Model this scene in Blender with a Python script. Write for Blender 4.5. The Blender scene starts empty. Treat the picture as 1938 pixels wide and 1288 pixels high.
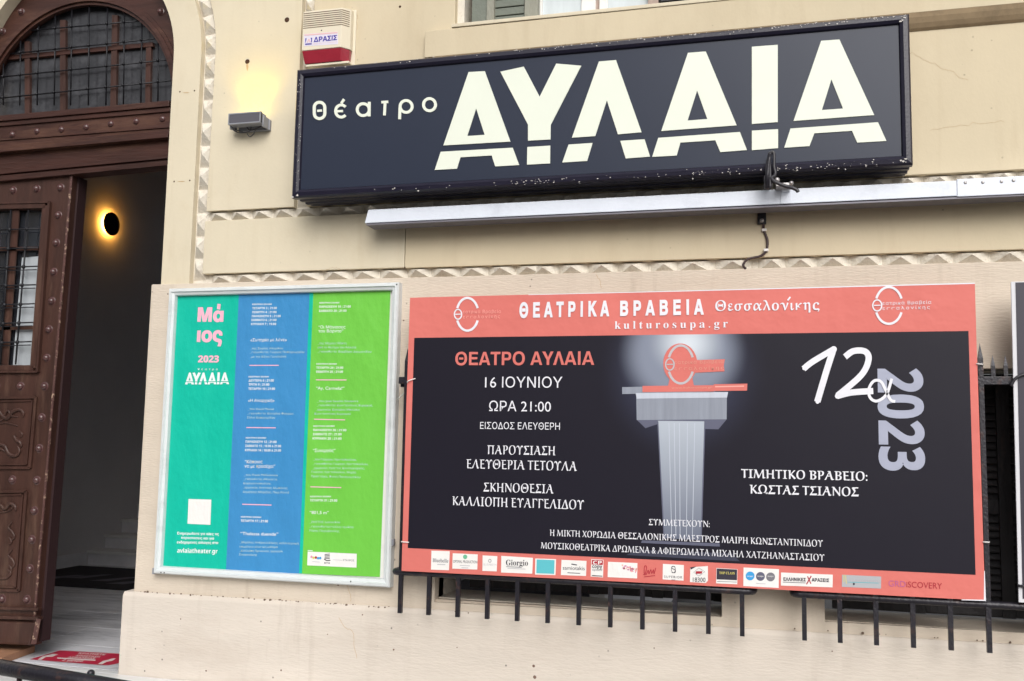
import bpy, bmesh, math, random
from mathutils import Matrix, Vector
from mathutils.geometry import tessellate_polygon
random.seed(7)
sc = bpy.context.scene
C = sc.collection

# ------------------------------------------------------------------ camera, sky, sun, exposure
RIGHT = Vector((0.9646934479, 0.2627718770, 0.0178183104))
UP = Vector((0.0103723527, -0.1055061055, 0.9943645590))
FWD = Vector((-0.2631709821, 0.9590721570, 0.1045066113))
EYE = Vector((0.0, -5.95285, 1.6))
FOCAL = 1850.0
cam_d = bpy.data.cameras.new('camera')
cam_d.sensor_width = 36.0
cam_d.lens = 36.0 * FOCAL / 1938.0
cam_d.clip_start = 0.05
cam_d.clip_end = 500
cam = bpy.data.objects.new('camera', cam_d)
C.objects.link(cam)
m = Matrix.Identity(4)
for i in range(3):
    m[i][0] = RIGHT[i]; m[i][1] = UP[i]; m[i][2] = -FWD[i]; m[i][3] = EYE[i]
cam.matrix_world = m
sc.camera = cam

SUN_EL, SUN_AZ = math.radians(34), math.radians(160)     # from the street side, a little right
world = bpy.data.worlds.new('World'); sc.world = world; world.use_nodes = True
wn = world.node_tree.nodes; wl = world.node_tree.links
bg = wn['Background']
sky = wn.new('ShaderNodeTexSky'); sky.sky_type = 'NISHITA'; sky.sun_disc = False
sky.sun_elevation = SUN_EL; sky.sun_rotation = SUN_AZ
sky.air_density = 1.0; sky.dust_density = 4.0; sky.ozone_density = 1.0
hsv = wn.new('ShaderNodeHueSaturation'); hsv.inputs['Saturation'].default_value = 0.22
wl.new(sky.outputs[0], hsv.inputs['Color']); wl.new(hsv.outputs[0], bg.inputs[0])
bg.inputs[1].default_value = 0.12
sun_d = bpy.data.lights.new('sun', 'SUN'); sun_d.energy = 1.5; sun_d.angle = math.radians(45)
sun_d.color = (1.0, 0.97, 0.92)
sun = bpy.data.objects.new('sun', sun_d); C.objects.link(sun)
sdir = Vector((math.sin(SUN_AZ) * math.cos(SUN_EL), math.cos(SUN_AZ) * math.cos(SUN_EL), math.sin(SUN_EL)))
sun.rotation_euler = sdir.to_track_quat('Z', 'Y').to_euler()
sc.view_settings.view_transform = 'Standard'; sc.view_settings.look = 'None'
sc.view_settings.gamma = 1.0; sc.view_settings.use_curve_mapping = False
sc.view_settings.exposure = 0.26

# ------------------------------------------------------------------ survey: photo measurements -> metres on the facade
def ray(px, py):
    return RIGHT * (px - 969.0) + UP * (-(py - 644.0)) + FWD * FOCAL
def at(px, py, y=0.0):
    d = ray(px, py); return EYE + d * ((y - EYE.y) / d.y)
def on_floor(px, py, z=0.0):
    d = ray(px, py); return EYE + d * ((z - EYE.z) / d.z)
def on_side(px, py, x):
    d = ray(px, py); return EYE + d * ((x - EYE.x) / d.x)
class Fr:      # a close-up's frame of measurement
    def __init__(s, ox, oy, k): s.o = (ox, oy); s.k = k
    def __call__(s, x, y): return (s.o[0] + x / s.k, s.o[1] + y / s.k)
    def P(s, pts): return [s(*p) for p in pts]

# ------------------------------------------------------------------ materials
def lin(r, g, b):
    f = lambda v: (v / 255 / 12.92) if v / 255 <= 0.04045 else ((v / 255 + 0.055) / 1.055) ** 2.4
    return (f(r), f(g), f(b))
EXPO = 1.12
def alb(r, g, b): return tuple(min(0.86, c / EXPO) for c in lin(r, g, b))
MATS = {}
def mat(name, col, rough=0.6, metal=0.0, var=0.0, vscale=3.0, bump=0.0, bscale=30.0, stretch=(1, 1, 1), spec=0.5,
        dirt=None, dirt_amt=0.0, dscale=2.0, coat=0.0, fine=0.0, bdist=0.01, drip=None, specks=0.0, dlo=0.5, dhi=0.75):
    if name in MATS: return MATS[name]
    M = bpy.data.materials.new(name); M.use_nodes = True
    n = M.node_tree.nodes; l = M.node_tree.links; p = n['Principled BSDF']
    p.inputs['Roughness'].default_value = rough; p.inputs['Metallic'].default_value = metal
    p.inputs['Specular IOR Level'].default_value = spec
    if coat: p.inputs['Coat Weight'].default_value = coat; p.inputs['Coat Roughness'].default_value = 0.15
    p.inputs['Base Color'].default_value = (*col, 1)
    g = n.new('ShaderNodeNewGeometry'); mp = n.new('ShaderNodeMapping'); mp.inputs['Scale'].default_value = stretch
    l.new(g.outputs['Position'], mp.inputs['Vector'])
    cur = None
    if var:
        t = n.new('ShaderNodeTexNoise'); t.inputs['Scale'].default_value = vscale; t.inputs['Detail'].default_value = 6; t.inputs['Roughness'].default_value = 0.65
        l.new(mp.outputs[0], t.inputs['Vector'])
        r = n.new('ShaderNodeMapRange'); r.inputs[1].default_value = 0.25; r.inputs[2].default_value = 0.75
        r.inputs[3].default_value = 1 - var; r.inputs[4].default_value = 1 + var
        l.new(t.outputs['Fac'], r.inputs[0])
        mx = n.new('ShaderNodeVectorMath'); mx.operation = 'SCALE'; mx.inputs[0].default_value = col
        l.new(r.outputs[0], mx.inputs['Scale']); cur = mx.outputs[0]
    if dirt is not None and dirt_amt:
        t = n.new('ShaderNodeTexNoise'); t.inputs['Scale'].default_value = dscale; t.inputs['Detail'].default_value = 9; t.inputs['Roughness'].default_value = 0.7
        l.new(mp.outputs[0], t.inputs['Vector'])
        r = n.new('ShaderNodeMapRange'); r.inputs[1].default_value = dlo; r.inputs[2].default_value = dhi
        r.inputs[3].default_value = 0; r.inputs[4].default_value = dirt_amt
        l.new(t.outputs['Fac'], r.inputs[0])
        x = n.new('ShaderNodeMix'); x.data_type = 'RGBA'
        l.new(r.outputs[0], x.inputs['Factor'])
        if cur: l.new(cur, x.inputs[6])
        else: x.inputs[6].default_value = (*col, 1)
        x.inputs[7].default_value = (*dirt, 1); cur = x.outputs[2]
    def over(cur, fac, c2):
        x = n.new('ShaderNodeMix'); x.data_type = 'RGBA'; l.new(fac, x.inputs['Factor'])
        if cur: l.new(cur, x.inputs[6])
        else: x.inputs[6].default_value = (*col, 1)
        x.inputs[7].default_value = (*c2, 1); return x.outputs[2]
    def ramp(o, a, b, v):
        r = n.new('ShaderNodeMapRange'); r.inputs[1].default_value = a; r.inputs[2].default_value = b; r.inputs[3].default_value = 0; r.inputs[4].default_value = v
        l.new(o, r.inputs[0]); return r.outputs[0]
    if drip:        # rain streaks: noise drawn out downwards, broken up by a broad noise
        m2 = n.new('ShaderNodeMapping'); m2.inputs['Scale'].default_value = (4.5, 1, .5); l.new(g.outputs['Position'], m2.inputs['Vector'])
        t = n.new('ShaderNodeTexNoise'); t.inputs['Scale'].default_value = drip[2]; t.inputs['Detail'].default_value = 9; t.inputs['Roughness'].default_value = .62; l.new(m2.outputs[0], t.inputs['Vector'])
        t2 = n.new('ShaderNodeTexNoise'); t2.inputs['Scale'].default_value = .8; l.new(g.outputs['Position'], t2.inputs['Vector'])
        q = n.new('ShaderNodeMath'); q.operation = 'MULTIPLY'; l.new(ramp(t.outputs['Fac'], .52, .78, drip[1] * 1.3), q.inputs[0]); l.new(ramp(t2.outputs['Fac'], .4, .65, 1.0), q.inputs[1])
        cur = over(cur, q.outputs[0], drip[0])
    if specks:      # sparse pits and fly specks
        vo = n.new('ShaderNodeTexVoronoi'); vo.inputs['Scale'].default_value = 13; l.new(g.outputs['Position'], vo.inputs['Vector'])
        t2 = n.new('ShaderNodeTexNoise'); t2.inputs['Scale'].default_value = 2.3; t2.inputs['Detail'].default_value = 4; l.new(g.outputs['Position'], t2.inputs['Vector'])
        a = n.new('ShaderNodeMath'); a.operation = 'MULTIPLY'; l.new(ramp(vo.outputs['Distance'], .10, .05, specks), a.inputs[0]); l.new(ramp(t2.outputs['Fac'], .54, .60, 1.0), a.inputs[1])
        cur = over(cur, a.outputs[0], tuple(c * .32 for c in col))
    if cur: l.new(cur, p.inputs['Base Color'])
    if bump:
        t = n.new('ShaderNodeTexNoise'); t.inputs['Scale'].default_value = bscale; t.inputs['Detail'].default_value = 5 if not fine else 8
        l.new(mp.outputs[0], t.inputs['Vector'])
        b = n.new('ShaderNodeBump'); b.inputs['Strength'].default_value = bump; b.inputs['Distance'].default_value = bdist
        l.new(t.outputs['Fac'], b.inputs['Height']); l.new(b.outputs[0], p.inputs['Normal'])
    MATS[name] = M; return M
def emis(name, col, s):
    M = bpy.data.materials.new(name); M.use_nodes = True; p = M.node_tree.nodes['Principled BSDF']
    p.inputs['Base Color'].default_value = (*col, 1); p.inputs['Emission Color'].default_value = (*col, 1); p.inputs['Emission Strength'].default_value = s
    return M

plaster = mat('cream_plaster', alb(212, 198, 170), 0.85, drip=(alb(170,150,118), .30, 1.6), specks=.5, var=0.06, vscale=1.6, bump=0.09, bscale=60, dirt=alb(178, 155, 122), dirt_amt=0.35, dscale=0.9, stretch=(1, 1, 0.6), dlo=.52, dhi=.8)
plaster2 = mat('pale_cream_plaster', alb(219, 208, 184), 0.85, drip=(alb(180,160,124), .25, 2.0), specks=.4, var=0.05, vscale=2.2, bump=0.09, bscale=50, dirt=alb(190, 168, 130), dirt_amt=0.3, dscale=1.6, dlo=.55, dhi=.8)
rough_pl = mat('combed_pink_plaster', alb(214, 201, 185), 0.9, drip=(alb(160,142,124), .4, 2.2), specks=.9, var=0.06, vscale=3, bump=0.34, bscale=62, stretch=(0.4, 1, 1.7), dirt=alb(176, 158, 138), dirt_amt=0.28, dscale=1.3, dlo=.5, dhi=.8)
plinth_m = mat('combed_pale_plinth', alb(213, 203, 192), 0.9, drip=(alb(165,150,136), .45, 2.0), specks=1.0, var=0.06, vscale=3, bump=0.36, bscale=58, stretch=(0.4, 1, 1.7), dirt=alb(165, 145, 128), dirt_amt=0.32, dscale=1.8, dlo=.52, dhi=.8)
stud_m = mat('white_limewash', alb(228, 221, 208), 0.9, var=0.12, vscale=9, bump=0.6, bscale=60, dirt=alb(150, 134, 114), dirt_amt=0.8, dscale=9, dlo=.52, dhi=.75)
sign_face = mat('navy_acrylic', alb(46, 52, 68), 0.28, var=0.03, vscale=3, spec=0.24)
sign_frame = mat('black_painted_metal', alb(34, 32, 48), 0.3, var=0.15, vscale=12, bump=0.15, bscale=80, spec=0.35)
white_ac = mat('white_acrylic', (0.72, 0.755, 0.66), 0.4, spec=0.3, var=.03, vscale=2)
chip_m = mat('bare_chip', alb(205, 200, 195), 0.7)
alu = mat('pale_anodised_aluminium', alb(218, 223, 225), 0.42, metal=0.0, var=0.06, vscale=14, bump=0.08, bscale=40, stretch=(.4, 1, 1), dirt=alb(120, 125, 125), dirt_amt=.3, dscale=9, dlo=.55, dhi=.8)
galv = mat('white_galvanised', alb(224, 230, 242), 0.4, metal=0.0, var=0.05, vscale=8, bump=0.1, bscale=60, dirt=alb(150, 155, 170), dirt_amt=.35, dscale=5, dlo=.55, dhi=.8)
galv_d = mat('grey_galvanised', alb(120, 118, 128), 0.5, metal=0.3)
wood = mat('dark_red_wood', alb(66, 42, 35), 0.45, var=0.45, vscale=9, bump=0.35, bscale=45, stretch=(1, 1, 0.16), spec=0.4, dirt=alb(124, 96, 80), dirt_amt=.7, dscale=5, dlo=.52, dhi=.75)
wood_h = mat('dark_red_wood_beam', alb(64, 37, 30), 0.45, var=0.45, vscale=9, bump=0.35, bscale=45, stretch=(0.16, 1, 1), spec=0.4, dirt=alb(122, 88, 70), dirt_amt=.6, dscale=5, dlo=.52, dhi=.75)
wood_worn = mat('worn_wood_edge', alb(84, 54, 50), 0.6, var=0.4, vscale=16, bump=0.5, bscale=60, dirt=alb(196, 168, 144), dirt_amt=.9, dscale=22, dlo=.54, dhi=.66)
stud_w = mat('turned_wood_stud', alb(84, 56, 55), 0.28, var=0.25, vscale=30, spec=0.6)
iron = mat('wrought_iron', alb(28, 28, 34), 0.45, metal=0.3, var=0.2, vscale=30, bump=0.2, bscale=90)
grille_m = mat('black_gloss_iron', alb(36, 34, 42), 0.38, metal=0.2, var=0.25, vscale=18, bump=0.3, bscale=70, dirt=alb(104, 72, 60), dirt_amt=.5, dscale=16, dlo=.56, dhi=.7)
shutter_d = mat('charred_dark_shutter', alb(44, 42, 46), 0.55, var=0.35, vscale=10, bump=0.5, bscale=40, stretch=(1, 1, .3), dirt=alb(120, 100, 92), dirt_amt=.4, dscale=14, dlo=.6, dhi=.78)
shutter_g = mat('grey_green_shutter', alb(112, 118, 108), 0.6, var=0.12, vscale=8, bump=0.3, bscale=50)
shutter_w = mat('weathered_shutter_stile', alb(150, 150, 138), 0.75, var=0.25, vscale=16, bump=0.5, bscale=60, stretch=(1, 1, .3), dirt=alb(96, 88, 76), dirt_amt=.6, dscale=16)
win_white = mat('white_window_paint', alb(232, 230, 226), 0.5, var=0.04)
win_wood = mat('bare_grey_wood', alb(168, 148, 138), 0.7, var=0.15, vscale=20, stretch=(1, 1, .2))
curtain = mat('white_net_curtain', alb(206, 214, 218), 0.9, var=0.1, vscale=12, bump=0.4, bscale=14, stretch=(1, 1, .15))
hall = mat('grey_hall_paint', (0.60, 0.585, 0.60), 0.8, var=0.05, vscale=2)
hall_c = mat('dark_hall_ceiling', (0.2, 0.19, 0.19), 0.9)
marble = mat('grey_veined_marble', alb(232, 232, 238), 0.3, var=0.1, vscale=2.5, dirt=alb(120, 122, 132), dirt_amt=.8, dscale=1.8, stretch=(.6, 2.5, 1), dlo=.48, dhi=.66, spec=0.5)
marble_d = mat('dull_stair_marble', alb(225, 225, 230), 0.45, var=0.15, vscale=3)
mat_black = mat('black_rubber_mat', alb(30, 27, 36), 0.8, bump=.4, bscale=200)
mat_grey = mat('grey_mat_stripe', alb(110, 105, 118), 0.8)
mat_red = mat('dark_red_carpet', alb(80, 32, 42), 0.9, bump=.4, bscale=200)
brown = mat('brown_threshold_wood', alb(168, 124, 96), 0.6, var=0.12, vscale=14, bump=.2, bscale=60)
stk_red = mat('red_floor_vinyl', alb(196, 40, 72), 0.4)
stk_white = mat('white_floor_vinyl', alb(240, 225, 222), 0.4)
paper_bump = dict(bump=0.7, bscale=2.6, bdist=.04, spec=.35, stretch=(1.6, 1, .9))
teal = mat('teal_print', alb(4, 188, 163), 0.5, var=.03, vscale=3, **paper_bump)
blue = mat('blue_print', alb(64, 142, 200), 0.42, var=.03, vscale=3, **paper_bump)
green = mat('green_print', alb(114, 200, 74), 0.42, var=.03, vscale=3, **paper_bump)
ink_white = mat('white_ink', alb(238, 244, 244), 0.5, **paper_bump)
ink_pale = mat('faded_white_ink', alb(196, 226, 226), 0.5, **paper_bump)
ink_pink = mat('pink_ink', alb(244, 186, 206), 0.5, **paper_bump)
paper_w = mat('white_paper', alb(238, 236, 234), 0.6, **paper_bump)
vinyl_b = dict(bump=0.9, bscale=1.5, bdist=.05, spec=.22)
coral = mat('coral_print', alb(217, 119, 111), 0.55, var=.03, vscale=2, **vinyl_b)
b_white = mat('banner_white_ink', alb(232, 232, 240), 0.5, **vinyl_b)
b_lav = mat('banner_lavender_ink', alb(168, 172, 192), 0.5, **vinyl_b)
b_dark = mat('banner_dark_ink', alb(48, 44, 58), 0.5)
b_grey = mat('banner_grey_ink', alb(120, 120, 128), 0.5)
b_pgrey = mat('banner_pale_grey_ink', alb(190, 188, 194), 0.5)
b_red = mat('banner_red_ink', alb(176, 30, 52), 0.5)
b_purple = mat('banner_purple_ink', alb(190, 96, 150), 0.5)
b_teal = mat('banner_teal_ink', alb(92, 190, 202), 0.5)
b_blue = mat('banner_blue_ink', alb(52, 158, 222), 0.5)
b_pink = mat('banner_pink_ink', alb(224, 150, 184), 0.5)
b_green = mat('banner_green_ink', alb(110, 186, 150), 0.5)
b_silver = mat('banner_silver_ink', alb(176, 178, 184), 0.5)
b_yellow = mat('banner_yellow_ink', alb(220, 208, 110), 0.5)
pale_coral = mat('pale_coral_ink', alb(246, 172, 164), 0.5)
dim_coral = mat('dim_coral_ink', alb(220, 152, 138), 0.5)
abs_cream = mat('cream_plastic', alb(228, 218, 196), 0.45)
abs_groove = mat('groove_shadow_plastic', alb(122, 104, 84), 0.6)
lens_red = mat('red_translucent_plastic', alb(158, 44, 60), 0.22, spec=0.6, var=.1, vscale=20)
stk_blue = mat('blue_sticker_ink', alb(66, 56, 160), 0.5)
stk_pink = mat('pink_sticker_ink', alb(232, 186, 186), 0.5)
stk_lil = mat('pale_sticker_paper', alb(226, 220, 234), 0.5)
grey_alu = mat('dull_grey_casting', alb(150, 152, 160), 0.45, metal=.2, var=.1, vscale=20)
dark_alu = mat('dark_glass_cover', alb(92, 90, 98), 0.25)
cable_m = mat('brown_cable', alb(62, 44, 46), 0.5)
cable_b = mat('black_cable', alb(48, 46, 52), 0.4)
steel = mat('bright_steel', alb(190, 186, 186), 0.35, metal=.6)
tie_m = mat('white_nylon', alb(236, 232, 230), 0.4)
rust = mat('rust_hole', alb(72, 48, 34), 0.95, var=.3, vscale=60)
rust_s = mat('rust_stain', alb(196, 168, 130), 0.9)
asphalt = mat('asphalt', (0.055, 0.055, 0.058), 0.9, var=.2, vscale=20, bump=.5, bscale=80)
paving = mat('concrete_paving', (0.34, 0.33, 0.31), 0.9, var=.12, vscale=4, bump=.3, bscale=40)
bark = mat('bark', (0.10, 0.075, 0.055), 0.9, var=.3, vscale=12, bump=.8, bscale=20)
leaf = mat('leaf', (0.05, 0.085, 0.03), 0.6, var=.3, vscale=2)
lamp_black = mat('black_lamp_disc', (0.006, 0.006, 0.007), 0.9, spec=.1)
amber_em = emis('amber_light', (1.0, 0.46, 0.07), 40)
yel_em = emis('yellow_light', (1.0, 0.80, 0.12), 14)

# glass: dark glossy pane with a faint see-through
gm = bpy.data.materials.new('window_glass'); gm.use_nodes = True
gp = gm.node_tree.nodes['Principled BSDF']; gp.inputs['Base Color'].default_value = (0.022, 0.024, 0.03, 1)
gp.inputs['Roughness'].default_value = 0.04; gp.inputs['Specular IOR Level'].default_value = 1.0; gp.inputs['IOR'].default_value = 1.75
gn = gm.node_tree.nodes.new('ShaderNodeTexNoise'); gn.inputs['Scale'].default_value = 3
gb = gm.node_tree.nodes.new('ShaderNodeBump'); gb.inputs['Strength'].default_value = .05; gb.inputs['Distance'].default_value = .02
gm.node_tree.links.new(gn.outputs['Fac'], gb.inputs['Height']); gm.node_tree.links.new(gb.outputs[0], gp.inputs['Normal'])
glass = gm
gf = mat('dusty_fanlight_glass', (0.03, 0.03, 0.034), 0.22, var=.4, vscale=7, bump=.15, bscale=6, dirt=(.10, .10, .11), dirt_amt=.6, dscale=9)

# ------------------------------------------------------------------ object helpers
WORLD = {}
def thing(name, label, cat, loc, group=None):
    o = bpy.data.objects.new(name, None); C.objects.link(o); o.location = loc
    o.empty_display_size = 0.1
    o['label'] = label; o['category'] = cat
    if group: o['group'] = group
    WORLD[o.name] = Vector(loc); return o
def put(name, verts, faces, mt, parent=None, smooth=False, label=None, kind=None, mats=None, fmat=None, bevel=0.0, origin=None):
    vs = [Vector(v) for v in verts]
    lo = Vector((min(v.x for v in vs), min(v.y for v in vs), min(v.z for v in vs)))
    hi = Vector((max(v.x for v in vs), max(v.y for v in vs), max(v.z for v in vs)))
    o0 = Vector(origin) if origin else (lo + hi) / 2
    me = bpy.data.meshes.new(name)
    me.from_pydata([v - o0 for v in vs], [], faces)
    for q in (mats or [mt]): me.materials.append(q)
    if fmat:
        for p, i in zip(me.polygons, fmat): p.material_index = i
    bm = bmesh.new(); bm.from_mesh(me)
    bmesh.ops.recalc_face_normals(bm, faces=bm.faces)
    if bevel:
        bmesh.ops.bevel(bm, geom=list(bm.edges), offset=bevel, segments=2, affect='EDGES', profile=0.6, clamp_overlap=True)
    bm.to_mesh(me); bm.free()
    if smooth:
        for p in me.polygons: p.use_smooth = True
    o = bpy.data.objects.new(name, me); C.objects.link(o)
    WORLD[o.name] = o0
    if parent: o.parent = parent; o.location = o0 - WORLD[parent.name]
    else: o.location = o0
    if label: o['label'] = label
    if kind: o['kind'] = kind
    return o
def box_g(x0, x1, y0, y1, z0, z1):
    v = [(x, y, z) for x in (x0, x1) for y in (y0, y1) for z in (z0, z1)]
    f = [(0, 1, 3, 2), (4, 6, 7, 5), (0, 4, 5, 1), (2, 3, 7, 6), (0, 2, 6, 4), (1, 5, 7, 3)]
    return v, f
def box(name, x0, x1, y0, y1, z0, z1, mt, parent=None, **k):
    v, f = box_g(x0, x1, y0, y1, z0, z1); return put(name, v, f, mt, parent, **k)
class G:     # collects geometry for one mesh
    def __init__(s): s.v = []; s.f = []; s.m = []
    def add(s, v, f, mi=0):
        b = len(s.v); s.v += [tuple(q) for q in v]; s.f += [tuple(i + b for i in q) for q in f]; s.m += [mi] * len(f); return s
    def box(s, *a, mi=0): return s.add(*box_g(*a), mi)
def tube_g(pts, r, n=8, cap=True):
    pts = [Vector(p) for p in pts]; v = []; f = []; up = None
    for i, p in enumerate(pts):
        t = (pts[min(i + 1, len(pts) - 1)] - pts[max(i - 1, 0)]).normalized()
        if up is None: up = t.orthogonal().normalized()
        up = (up - t * up.dot(t)).normalized(); s = t.cross(up)
        rr = r[i] if isinstance(r, (list, tuple)) else r
        for k in range(n):
            a = 2 * math.pi * k / n; v.append(p + up * math.cos(a) * rr + s * math.sin(a) * rr)
    for i in range(len(pts) - 1):
        for k in range(n):
            a = i * n + k; b = i * n + (k + 1) % n; f.append((a, b, b + n, a + n))
    if cap: f.append(tuple(range(n - 1, -1, -1))); f.append(tuple(range((len(pts) - 1) * n, len(pts) * n)))
    return v, f
def tube(name, pts, r, mt, parent=None, n=8, **k):
    v, f = tube_g(pts, r, n); return put(name, v, f, mt, parent, smooth=True, **k)
def smooth_path(pts, k=6):
    pts = [Vector(p) for p in pts]; out = []
    for i in range(len(pts) - 1):
        p0 = pts[max(i - 1, 0)]; p1 = pts[i]; p2 = pts[i + 1]; p3 = pts[min(i + 2, len(pts) - 1)]
        for j in range(k):
            t = j / k
            out.append(0.5 * ((2 * p1) + (p2 - p0) * t + (2 * p0 - 5 * p1 + 4 * p2 - p3) * t * t + (3 * p1 - p0 - 3 * p2 + p3) * t ** 3))
    out.append(pts[-1]); return out
def poly_g(loops, y0, y1=None):
    """loops: list of lists of (x,z), first the outline, the rest holes; y0 is the front face, y1 the back."""
    flat = [p for L in loops for p in L]
    tris = tessellate_polygon([[Vector((p[0], p[1], 0)) for p in L] for L in loops])
    v = [(p[0], y0, p[1]) for p in flat]; f = [tuple(t) for t in tris]
    if y1 is not None:
        n = len(flat); v += [(p[0], y1, p[1]) for p in flat]; f += [tuple(i + n for i in reversed(t)) for t in tris]
        b = 0
        for L in loops:
            k = len(L)
            for i in range(k):
                a = b + i; c = b + (i + 1) % k; f.append((a, c, c + n, a + n))
            b += k
    return v, f
def plate(name, loops, y0, y1, mt, parent=None, **k):
    if not isinstance(loops[0][0], (tuple, list)): loops = [loops]
    v, f = poly_g(loops, y0, y1); return put(name, v, f, mt, parent, **k)
def S(pts, y):       # surveyed points -> (x,z)
    r = []
    for p in pts:
        w = at(p[0], p[1], y); r.append((w.x, w.z))
    return r
def dome_g(c, r, h, n=12, rings=4, y_dir=-1):
    v = []; f = []
    for i in range(rings):
        a = (math.pi / 2) * i / rings
        for k in range(n):
            b = 2 * math.pi * k / n
            v.append((c[0] + r * math.cos(a) * math.cos(b), c[1] + y_dir * h * math.sin(a), c[2] + r * math.cos(a) * math.sin(b)))
    v.append((c[0], c[1] + y_dir * h, c[2]))
    for i in range(rings - 1):
        for k in range(n):
            a = i * n + k; b = i * n + (k + 1) % n; f.append((a, b, b + n, a + n))
    for k in range(n): f.append(((rings - 1) * n + k, (rings - 1) * n + (k + 1) % n, rings * n))
    return v, f
def arc(cx, cz, r, a0, a1, n=24, rz=None):
    rz = rz or r
    return [(cx + r * math.cos(math.radians(a0 + (a1 - a0) * i / n)), cz + rz * math.sin(math.radians(a0 + (a1 - a0) * i / n))) for i in range(n + 1)]
def frame_rect(name, parent, x0, x1, z0, z1, prof, mt, bevel=0):
    """four mitred lengths of moulding; prof = [(inset, y), ...]"""
    cs = [(x0, z0, 1, 1), (x1, z0, -1, 1), (x1, z1, -1, -1), (x0, z1, 1, -1)]
    out = []
    for i in range(4):
        a = cs[i]; b = cs[(i + 1) % 4]; v = []; n = len(prof)
        for c in (a, b):
            for (q, y) in prof: v.append((c[0] + c[2] * q, y, c[1] + c[3] * q))
        f = [(k, (k + 1) % n, n + (k + 1) % n, n + k) for k in range(n)] + [tuple(range(n)), tuple(range(2 * n - 1, n - 1, -1))]
        out.append(put(name, v, f, mt, parent))
    return out

# ------------------------------------------------------------------ lettering
GU = "ΑΒΓΔΕΖΗΘΙΚΛΜΝΞΟΠΡ\0ΣΤΥΦΧΨΩ"; GL = "αβγδεζηθικλμνξοπρςστυφχψω"
ACC = {'ά': 'α', 'έ': 'ε', 'ή': 'η', 'ί': 'ι', 'ό': 'ο', 'ύ': 'υ', 'ώ': 'ω', 'ϊ': 'ι', 'Ά': 'Α'}
def shift_font(s, b):
    o = ''
    for ch in s:
        ch = ACC.get(ch, ch)
        if ch in GU: o += chr(b[0] + GU.index(ch))
        elif ch in GL: o += chr(b[1] + GL.index(ch))
        elif 'A' <= ch <= 'Z': o += chr(b[2] + ord(ch) - 65)
        elif 'a' <= ch <= 'z': o += chr(b[3] + ord(ch) - 97)
        elif ch.isdigit(): o += chr(b[4] + int(ch))
        else: o += ch
    return o
SER = (0x1D6A8, 0x1D6C2, 0x1D400, 0x1D41A, 0x1D7CE)
SAN = (0x1D756, 0x1D770, 0x1D5D4, 0x1D5EE, 0x1D7EC)
STY = {'sans': (None, 0.0), 'semi': (None, 0.004), 'light': (None, -0.003), 'bold': (SAN, 0.0), 'heavy': (SAN, 0.014), 'black': (SAN, 0.026), 'ser': (SER, 0.0), 'serb': (SER, 0.009), 'serl': (SER, -0.002)}
_cache = {}
def glyphs(s, style, spacing=1.0):
    key = (s, style, spacing)
    if key in _cache: return _cache[key]
    b, off = STY[style]
    c = bpy.data.curves.new('glyphs', 'FONT'); c.body = shift_font(s, b) if b else s
    c.offset = off; c.size = 1.0; c.resolution_u = 3; c.space_character = spacing
    o = bpy.data.objects.new('glyphs', c); C.objects.link(o)
    dg = bpy.context.evaluated_depsgraph_get(); me = bpy.data.meshes.new_from_object(o.evaluated_get(dg))
    v = [(p.co.x, p.co.y) for p in me.vertices]; f = [tuple(p.vertices) for p in me.polygons]
    bpy.data.objects.remove(o); bpy.data.curves.remove(c); bpy.data.meshes.remove(me)
    _cache[key] = (v, f); return v, f
CAPS = {}
def cap(style):
    if style not in CAPS: CAPS[style] = max(q[1] for q in glyphs('Η', style)[0])
    return CAPS[style]
def text_g(s, style, A, B, U, spacing=1.0):
    """A,B baseline ends in space, U the up vector (one cap height)"""
    v, f = glyphs(s, style, spacing); A = Vector(A); B = Vector(B); U = Vector(U)
    x0 = min(q[0] for q in v); x1 = max(q[0] for q in v); h = cap(style)
    return [A + (B - A) * ((q[0] - x0) / (x1 - x0)) + U * (q[1] / h) for q in v], f
def text(parent, s, a, b, h, y, style, mt, fr=None, spacing=1.0, name='text_line'):
    if fr: a = fr(*a); b = fr(*b); h = h / fr.k
    A = at(a[0], a[1], y); B = at(b[0], b[1], y); T = at(a[0], a[1] - h, y)
    U = Vector((0, 0, T.z - A.z))
    v, f = text_g(s, style, A, B, U, spacing)
    return put(name, v, f, mt, parent)
def ribbon(pts, w):
    """flat stroke as a polygon in survey pixels"""
    L = []; R = []
    for i, p in enumerate(pts):
        a = pts[max(i - 1, 0)]; b = pts[min(i + 1, len(pts) - 1)]
        dx, dy = b[0] - a[0], b[1] - a[1]; n = math.hypot(dx, dy) or 1
        L.append((p[0] - dy / n * w / 2, p[1] + dx / n * w / 2)); R.append((p[0] + dy / n * w / 2, p[1] - dx / n * w / 2))
    return L, R
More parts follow.
